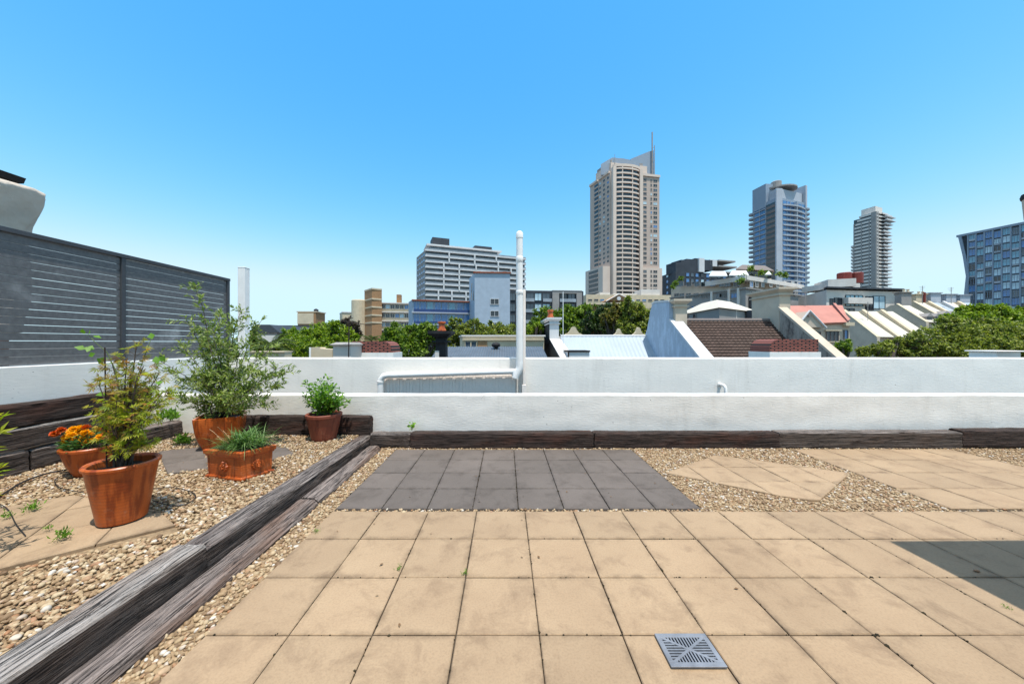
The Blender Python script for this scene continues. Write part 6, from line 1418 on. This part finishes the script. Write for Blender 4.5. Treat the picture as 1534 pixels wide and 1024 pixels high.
tree('leafy_tree', 'small tree with purplish brown leaves behind the antenna mast', 36, [(530, 500, 10, 16, 0), (524, 492, 9, 9, 0), (515, 488, 14, 8, 1), (533, 512, 8, 12, 0)], 'fol_purple', .3, 2400)
tree('leafy_tree', 'dense green tree between the maroon chimney and the black chimney', 30, [(600, 505, 26, 18, 0), (625, 502, 26, 17, 0), (640, 512, 20, 22, 1), (610, 522, 28, 16, -1), (585, 518, 18, 14, 0), (645, 500, 12, 14, 0)], 'fol_mid', .3, 9500)
tree('leafy_tree', 'light green tree right of the black chimney, in front of the blue building', 34, [(690, 500, 22, 18, 0), (712, 496, 22, 14, 0), (735, 498, 24, 13, 1), (760, 500, 20, 13, 0), (680, 512, 16, 14, -1), (720, 508, 26, 12, -1), (750, 510, 26, 10, -1)], 'fol_olive', .32, 8500)
tree('leafy_tree', 'small lime green bush just right of the white vent pipe', 24, [(800, 494, 12, 9, 0), (792, 498, 10, 8, 0), (808, 498, 8, 8, .5)], 'fol_bright', .2, 2600)
tree('leafy_tree', 'dark green tree spreading behind the orange chimney pot', 42, [(822, 478, 22, 16, 0), (850, 472, 24, 14, 0), (875, 472, 22, 16, 1), (845, 490, 26, 16, -1), (880, 492, 24, 16, -1), (870, 466, 14, 9, 0), (810, 486, 14, 12, 0)], 'fol_mid', .36, 9000)
tree('leafy_tree', 'deep green tree between the scalloped gables', 38, [(905, 482, 26, 20, 0), (890, 496, 22, 16, 0), (925, 494, 26, 16, -1), (910, 468, 16, 12, 1)], 'fol_dark', .34, 6000)
tree('leafy_tree', 'golden green tree with light tips left of the curved blue wall', 34, [(922, 470, 18, 14, 0), (932, 480, 18, 16, -.5), (915, 480, 14, 12, 0)], 'fol_gold', .3, 4200)
tree('leafy_tree', 'tall mid green tree close to the curved blue party wall', 32, [(950, 465, 20, 18, 0), (962, 478, 18, 18, 0), (945, 485, 20, 16, 0), (972, 492, 14, 14, 0), (955, 498, 22, 12, -1)], 'fol_olive', .3, 6500)
tree('leafy_tree', 'broad olive green tree at the right, before the glass block', 27, [(1400, 506, 32, 22, 0), (1435, 502, 32, 24, 0), (1470, 502, 34, 22, 1), (1505, 502, 32, 22, 0), (1540, 502, 30, 24, 0), (1380, 518, 26, 16, -1), (1425, 520, 40, 16, -1), (1480, 518, 40, 16, -1), (1525, 515, 30, 20, -1), (1345, 526, 24, 9, -1)], 'fol_olive', .24, 26000)
tree('leafy_tree', 'bright yellow green tree behind the broad olive green one', 33, [(1450, 478, 26, 16, 0), (1480, 474, 28, 14, 0), (1510, 478, 26, 16, 0), (1535, 476, 20, 14, 0), (1425, 484, 18, 12, 0)], 'fol_bright', .28, 9000)
tree('leafy_tree', 'small bush in front of the beige house with the pinkish roof', 21, [(1256, 524, 12, 10, 0), (1266, 520, 8, 10, 0)], 'fol_mid', .18, 1800)
tree('leafy_tree', 'low scrubby bush spreading below the cream terrace roofs', 25, [(1300, 526, 18, 8, 0), (1322, 522, 18, 10, 0), (1340, 518, 14, 10, 1)], 'fol_olive', .2, 3200)
tree('leafy_tree', 'green bushes at the far left beneath the palm', 28, [(378, 514, 16, 12, 0), (400, 520, 18, 10, 0), (365, 520, 14, 12, 0), (420, 524, 14, 8, 0)], 'fol_olive', .26, 3800)
def palm(x, y, d, R_, label, n=26):
    c = P(x, y, d); t = thing('palm_tree', label, 'tree', (c.x, c.y, G), 'palms beyond the parapet'); mb = MB(); mb.tube([(c.x, c.y, G), (c.x + .1, c.y, (G + c.z) / 2), c], [.22, .18, .16], 8); build(mb, 'trunk', 'bark', t)
    LP, LA, LL = [], [], []; mb = MB()
    for k in range(n):
        a = 2 * math.pi * k / n + rnd.uniform(-.2, .2); el = rnd.uniform(.15, 1.35); L = R_ * rnd.uniform(.8, 1.1); p = c.copy(); path = [p.copy()]; e = el
        for q in range(9):
            p = p + (Vector((math.cos(a), math.sin(a), 0)) * math.cos(e) + Vector((0, 0, 1)) * math.sin(e)) * L / 9; e -= .17; path.append(p.copy())
        mb.tube(path, [.03 - .0028 * q for q in range(10)], 4)
        for q in range(46):
            pp, dr = along(path, .12 + .88 * q / 46); sd = dr.cross(Vector((0, 0, 1))).normalized() * (1 if q % 2 else -1); LP.append(pp); LA.append(sd * .9 + dr * .75 + Vector((0, 0, -.28))); LL.append(L * .26 * math.sin(.35 + 2.6 * q / 46))
    V, Fc = leafset(np.array(LP), np.array(LA), np.array(LL), .09, .3); meshnp('frond_leaflets', V, Fc, 'palm', t); build(mb, 'frond_stems', 'stem_green', t, recalc=False)
palm(408, 521, 26, 1.9, 'palm with spreading feathery fronds beyond the low cream parapet')
palm(556, 511, 27, 1.0, 'small palm above the maroon chimney, below the brick building', 18)
flush_windows()
